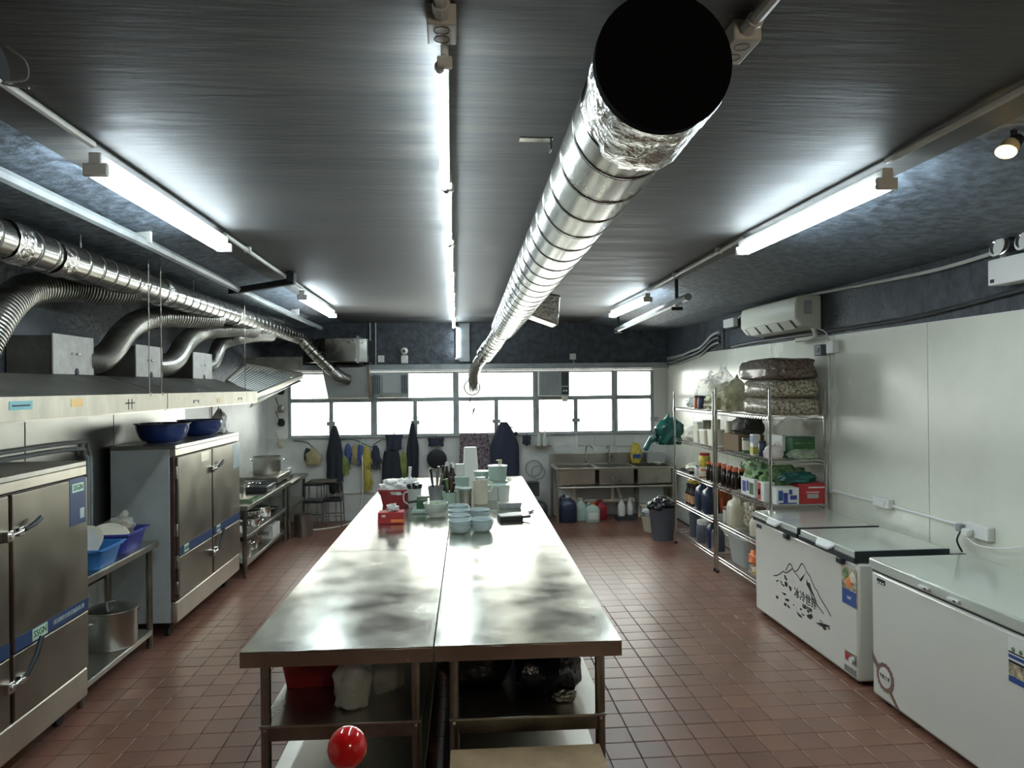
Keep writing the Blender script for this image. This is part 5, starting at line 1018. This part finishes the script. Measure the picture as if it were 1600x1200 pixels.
# ================================================================== WIRE RACKS
def rack(label, y0, y1, levels, ztop=1.88):
    xa, xb = 2.71, 3.20; t = T('wire_rack', label, 'rack', ((xa + xb) / 2, (y0 + y1) / 2, 0), 0, 'chrome wire racks')
    for x in (xa, xb):
        for y in (y0, y1):
            MB().tube([(x, y, .03), (x, y, ztop)], .0125, 10).lathe([(.0125, ztop), (.01, ztop + .008), (1e-4, ztop + .01)], (x, y, 0), 10).build('post', 'chrome', t, True); MB().tube([(x, y, 0), (x, y, .03)], .018, 10).build('foot', 'rubber', t, True)
    for z in levels:
        b = MB()
        for x in (xa, xb): b.tube([(x, y0, z), (x, y1, z)], .0045, 6).tube([(x, y0, z - .03), (x, y1, z - .03)], .0045, 6)
        for y in (y0, y1): b.tube([(xa, y, z), (xb, y, z)], .0045, 6).tube([(xa, y, z - .03), (xb, y, z - .03)], .0045, 6)
        sh = b.build('shelf_frame', 'chrome', t, True)
        b = MB(); n = int((y1 - y0) / .028)
        for x in (xa, xb): b.tube([(x, y0 + (y1 - y0) * i / n, z - .03 * (i % 2)) for i in range(n + 1)], .003, 4)
        n2 = 18
        for i in range(1, n2): b.tube([(xa + (xb - xa) * i / n2, y0, z + .002), (xa + (xb - xa) * i / n2, y1, z + .002)], .0022, 4)
        b.build('shelf_wires', 'chrome', sh, True)
        for x in (xa, xb):
            for y in (y0, y1): MB().tube([(x, y, z - .036), (x, y, z + .008)], .0185, 10).build('collar', 'chrome', sh, True)
    return t
LV = (.17, .53, .90, 1.285, 1.665)
N0 = set(COL.objects)
rack('chrome wire rack farther from the freezers, beside the sink end', 7.35, 8.68, LV, 1.86); rack('chrome wire rack nearer the freezers holding the mushroom bags', 6.0, 7.28, LV, 1.90)
def on(l): return LV[l] + .0065
# top level
bag('lowest clear bag of sliced dried mushrooms on the top shelf', (2.955, 6.50, on(4)), (.455, .84, .165), 'mushroom', 1, amp=.12, fr=3, box=.5); bag('middle clear bag of sliced dried mushrooms on the top shelf', (2.955, 6.50, on(4) + .156), (.45, .82, .165), 'mushroom', 2, amp=.14, fr=3, box=.5)
bag('topmost dark bag of dried mushrooms on the stack', (2.955, 6.56, on(4) + .312), (.45, .90, .19), 'mushroom_dark', 3, amp=.2, fr=2, box=.5)
bag('yellowish plastic bag of noodles behind the mushroom bags', (2.90, 7.24, on(4)), (.34, .20, .30), 'yellow_bag', 6, amp=.5, fr=3, neck=.2)
bag('knotted translucent bag in front on the top shelf by the middle posts', (2.82, 7.55, on(4)), (.24, .26, .17), 'yellow_bag', 8, amp=.6, fr=3.5, knot=True)
bag('tall pale plastic bag rising above the middle posts', (2.98, 7.75, on(4)), (.34, .36, .40), 'clear_bag', 9, amp=.6, fr=2.6, neck=.25, fill='cream')
bag('crumpled clear bag near the far end of the top shelf', (2.93, 8.10, on(4)), (.28, .26, .34), 'clear_bag', 12, amp=.6, fr=3, knot=True)
bag('flat pale green bag lying at the far end of the top shelf', (2.95, 8.48, on(4)), (.30, .24, .12), 'frosted', 4, amp=.4)
jar('dark red jar in front of the crumpled clear bag on the top shelf', (2.78, 8.02, on(4)), .045, .15, 'red_sauce', 'ink')
jar('dark jar beside the dark red jar on the top shelf', (2.78, 7.88, on(4)), .05, .15, 'navy_jug', 'ink')
# level 3 (1.31)
t = bag('dark teal bin bag tied on the far rack post', (2.70, 8.86, 1.20), (.34, .30, .34), 'teal_bag', 3, amp=.5, fr=2.6, neck=.1); MB().tube(spline([(-.14, .05, .10), (-.22, .1, .04), (-.28, .12, -.08)], 5), [.05] * 5 + [.035] * 5 + [.02], 8).build('tail', 'teal_bag', t)
fbox('cream food container, lowest of the stack on the second shelf', (2.80, 8.02, on(3)), .13, .16, .14, 'cream'); fbox('cream food container stacked on the lowest one', (2.80, 8.02, on(3) + .141), .12, .15, .09, 'cream', lidm='white_plastic')
fbox('cream food container with dark lid beside the stacked pair', (2.80, 7.80, on(3)), .13, .17, .16, 'cream', lidm='white_plastic'); tub('dark round tub on the cream container', (2.80, 7.80, on(3) + .161), .05, .10, 'steel_dark')
fbox('low cream container near the middle posts', (2.82, 7.58, on(3)), .14, .17, .17, 'cream'); tub('small jar on the low cream container', (2.82, 7.58, on(3) + .171), .05, .11, 'beige', 'white_plastic')
bag('clear bag of white goods beside the teal bag', (2.84, 8.34, on(3)), (.22, .26, .16), 'clear_bag', 5, amp=.5, fill='cream')
carton('dark brown open box on the second shelf of the near rack', (2.88, 7.08, on(3)), .26, .40, .16, 'card_dark'); bag('dark bag on the dark brown box', (2.90, 7.02, on(3) + .161), (.26, .34, .17), 'hood_side', 7, amp=.4)
jar('small jar with cream lid on the front edge of the dark box', (2.80, 7.22, on(3) + .161), .038, .12, 'beige', 'cream')
t = tub('green tin with yellow label beside the dark box', (2.79, 6.79, on(3)), .05, .15, 'green_box', 'steel'); MB().lathe([(.0515, .03), (.0515, .12)], n=20, caps=False).build('label', 'beige', t)
carton('blue and yellow drink carton beside the green tin', (2.78, 6.62, on(3)), .07, .07, .19, 'white_label', bands=(('f', -.5, .5, .05, .4, 'yellow_glove'), ('l', -.5, .5, .05, .4, 'yellow_glove'), ('l', -.5, .5, .6, .95, 'sticker_blue')), name='drink_carton')
jar('small dark jar beside the drink carton', (2.79, 6.50, on(3)), .035, .14, 'navy_jug', 'ink')
carton('long white box on the second shelf behind the garlic', (2.90, 6.42, on(3) + .06), .08, .22, .14, 'white_label', R(10), name='long_box'); carton('green vegetable carton on the second shelf at the near end', (3.02, 6.32, on(3)), .22, .18, .19, 'green_box', R(8), (('f', -.45, .45, .40, .46, 'leaf'), ('f', -.45, .45, .7, .75, 'leaf')))
bag('net bag of pale garlic bulbs by the near post', (2.80, 6.32, on(3)), (.15, .16, .11), 'garlic', 4, amp=.4, fr=4, knot=True)
bag('clear bag of sprouts in front of the green carton', (3.02, 6.12 + .12, on(3)), (.26, .10, .08), 'clear_bag', 3, amp=.4, fill='leaf')
t = bag('large clear bag with brown grains at the near end of the second shelf', (3.08, 6.50, on(3)), (.24, .5, .34), 'clear_bag', 13, amp=.3); MB().blob((0, 0, .005), (.21, .45, .11), 5, .2).build('grains', 'mushroom_dark', t)
# level 2 (.93)
t = tray('dark tray with white rice cakes on the third shelf, far end', (2.84, 8.36, on(2)), .22, .34, .035, 'black_plastic'); MB().blob((0, 0, .01), (.18, .30, .10), 4, .4).build('food', 'cream', t)
jar('large jar with orange-brown sauce, below the red-lidded jar', (2.80, 7.88, on(2)), .065, .125, 'red_sauce', 'cream', labm='beige'); jar('yellow pickle jar with red lid stacked on the sauce jar', (2.80, 7.88, on(2) + .126), .062, .15, 'yellow_food', 'red_plastic')
bottle('small bottle beside the stacked jars', (2.77, 8.06, on(2)), .028, .12, 'frosted', 'sticker_blue')
kb = None
for i in range(6):
    for j in range(2):
        loc = (2.77 + .075 * j, 7.66 - i * .125 + .02 * j, on(2))
        if i == 2 and j == 0: loc = (2.77, 7.43, on(2))
        lab = 'dark sauce bottle with an orange cap in the %s row, %s from the far end' % (['front', 'rear'][j], ['first', 'second', 'third', 'fourth', 'fifth', 'sixth'][i])
        if kb is None: kb = bottle(lab, loc, .034, .20, 'dark_sauce', 'orange_cap', 'orange-capped bottles on the third shelf', neck=.62, labm=None)
        else: dup(kb, loc, 0, lab)
for i in range(5): jar('red sauce jar with %s lid behind the orange-capped bottles, %s from the far end' % (['black', 'gold', 'white', 'red', 'dark'][i], ['first', 'second', 'third', 'fourth', 'fifth'][i]), (2.98, 7.22 - i * .16, on(2)), .06, .25, 'red_sauce' if i != 2 else 'yellow_food', ['ink', 'yellow_food', 'white_plastic', 'red_plastic', 'card_dark'][i])
carton('white carton with blue and green print on the third shelf', (2.82, 6.68, on(2)), .18, .30, .165, 'white_label', 0, (('l', .12, .38, .2, .8, 'navy_crate'), ('l', -.1, .06, .3, .85, 'navy_crate'), ('l', -.45, -.15, .15, .8, 'green_box')))
bag('bag of green vegetables on the blue and green printed carton', (2.86, 6.70, on(2) + .166), (.26, .40, .17), 'leaf', 6, amp=.5, fr=3)
carton('small red and white carton end by the near post', (2.77, 6.40, on(2)), .10, .13, .17, 'white_label', 0, (('l', .0, .5, .05, .95, 'red_box'), ('l', .1, .4, .3, .6, 'white_label')))
carton('white carton with dark blue print facing the camera', (2.86, 6.26, on(2)), .20, .14, .145, 'white_label', 0, (('f', -.42, -.22, .25, .85, 'sticker_blue'), ('f', -.2, 0, .1, .7, 'navy_crate'), ('f', .05, .2, .6, .9, 'sticker_blue'), ('f', .1, .4, .3, .55, 'navy_crate'), ('f', -.4, .4, .05, .12, 'navy_crate')))
carton('red carton with pale label at the near end of the third shelf', (3.09, 6.29, on(2)), .25, .18, .175, 'red_box', 0, (('f', -.2, .2, .28, .5, 'poly_tank'), ('f', -.25, .22, .56, .60, 'white_label'), ('f', -.15, .45, .78, .84, 'white_label')))
bag('dark green bag of leafy vegetables behind the red carton', (2.96, 6.44, on(2) + .05), (.42, .18, .25), 'leaf', 9, amp=.5, fr=3); bag('teal plastic bag draped on the red carton', (2.99, 6.28, on(2) + .176), (.30, .16, .09), 'teal_bag', 2, amp=.5)
# level 1 (.54)
kb = None
for i in range(3):
    for j in range(2):
        lab = 'black-capped soy bottle with brown label, %s row, %s' % (['front', 'rear'][j], ['far end', 'middle', 'near end'][i]); loc = (2.77 + .085 * j, 8.36 - i * .095, on(1))
        if kb is None: kb = bottle(lab, loc, .037, .25, 'dark_sauce', 'ink', 'black-capped soy bottles', labm='brown_label', neck=.5)
        else: dup(kb, loc, 0, lab)
bag('small yellow packet lying on the soy bottles', (2.83, 8.28, on(1) + .25), (.16, .18, .06), 'yellow_food', 3, amp=.5, name='packet')
jug('dark blue plastic jug on the lower shelf, farther of two', (2.80, 7.96, on(1)), .16, .15, .31, 'navy_jug', 'grey_jug', R(90)); jug('dark blue plastic jug with green emblem, nearer of two', (2.80, 7.72, on(1)), .17, .16, .31, 'navy_jug', 'grey_jug', R(90))
bag('red net bag resting behind the dark blue jugs', (2.95, 7.78, on(1)), (.20, .34, .33), 'red_sauce', 3, amp=.3)
jug('cream plastic jug with round handle on the lower shelf', (2.82, 7.10, on(1)), .19, .17, .30, 'beige', 'cream', R(90)); bottle('cream syrup bottle, beside the first freezer', (2.79, 6.66, on(1)), .05, .22, 'cream', 'white_plastic'); bottle('second cream syrup bottle beside the first freezer', (2.80, 6.53, on(1)), .05, .20, 'cream', 'cream')
bag('brown packet of dried snacks behind the cream jug', (2.90, 6.88, on(1)), (.20, .26, .30), 'mushroom', 9, amp=.3, name='packet'); bag('red and white packet at the near end of the lower shelf', (2.80, 6.35, on(1)), (.16, .18, .09), 'red_sauce', 12, amp=.4, name='packet')
jar('small glass jar by the middle posts on the lower shelf', (2.78, 7.25, on(1)), .04, .16, 'frosted', 'steel'); bag('pink and white bag behind the cream jug near the middle posts', (2.96, 7.16, on(1)), (.2, .2, .3), 'garlic', 15, amp=.4)
# bottom level
tub('tall grey canister at the far end of the bottom shelf', (2.80, 8.22, on(0)), .07, .30, 'grey_jug'); jar('large grey jar with white lid on the bottom shelf', (2.81, 7.92, on(0)), .095, .25, 'grey_jug', 'white_plastic')
jug('dark jug with red cap on the bottom shelf, farther of two', (2.80, 7.66, on(0)), .15, .13, .29, 'navy_jug', 'red_plastic', R(90)); jug('dark jug on the bottom shelf just past the middle posts', (2.80, 7.50, on(0)), .15, .11, .27, 'grey_jug', 'red_plastic', R(90))
t = T('storage_tub', 'large cloudy plastic tub on the bottom shelf of the near rack', 'tub', (2.92, 6.98, on(0))); MB().rrect([(.15, .20, 0), (.18, .25, .27), (.19, .26, .275), (.19, .26, .285)], cr=.4).build('body', 'poly_tank', t, bev=.004)
bag('orange-topped snack packet on the bottom shelf', (2.79, 6.60, on(0) + .10), (.14, .22, .13), 'orange', 7, amp=.4, name='packet'); bag('white noodle packet below the orange-topped packet', (2.79, 6.58, on(0)), (.16, .26, .12), 'clear_bag', 8, amp=.3, name='packet', fill='yellow_food')
bag('red brown bag at the near end of the bottom shelf', (2.80, 6.32, on(0)), (.16, .20, .14), 'red_sauce', 10, amp=.4)

# items of the nearer rack are spread over its real length
for o in list(COL.objects):
    if o in N0 or o.parent or 'wire_rack' in o.name: continue
    if 6.0 < o.location.y < 7.32: o.location.y = 6.0 + (o.location.y - 6.2) * 1.13
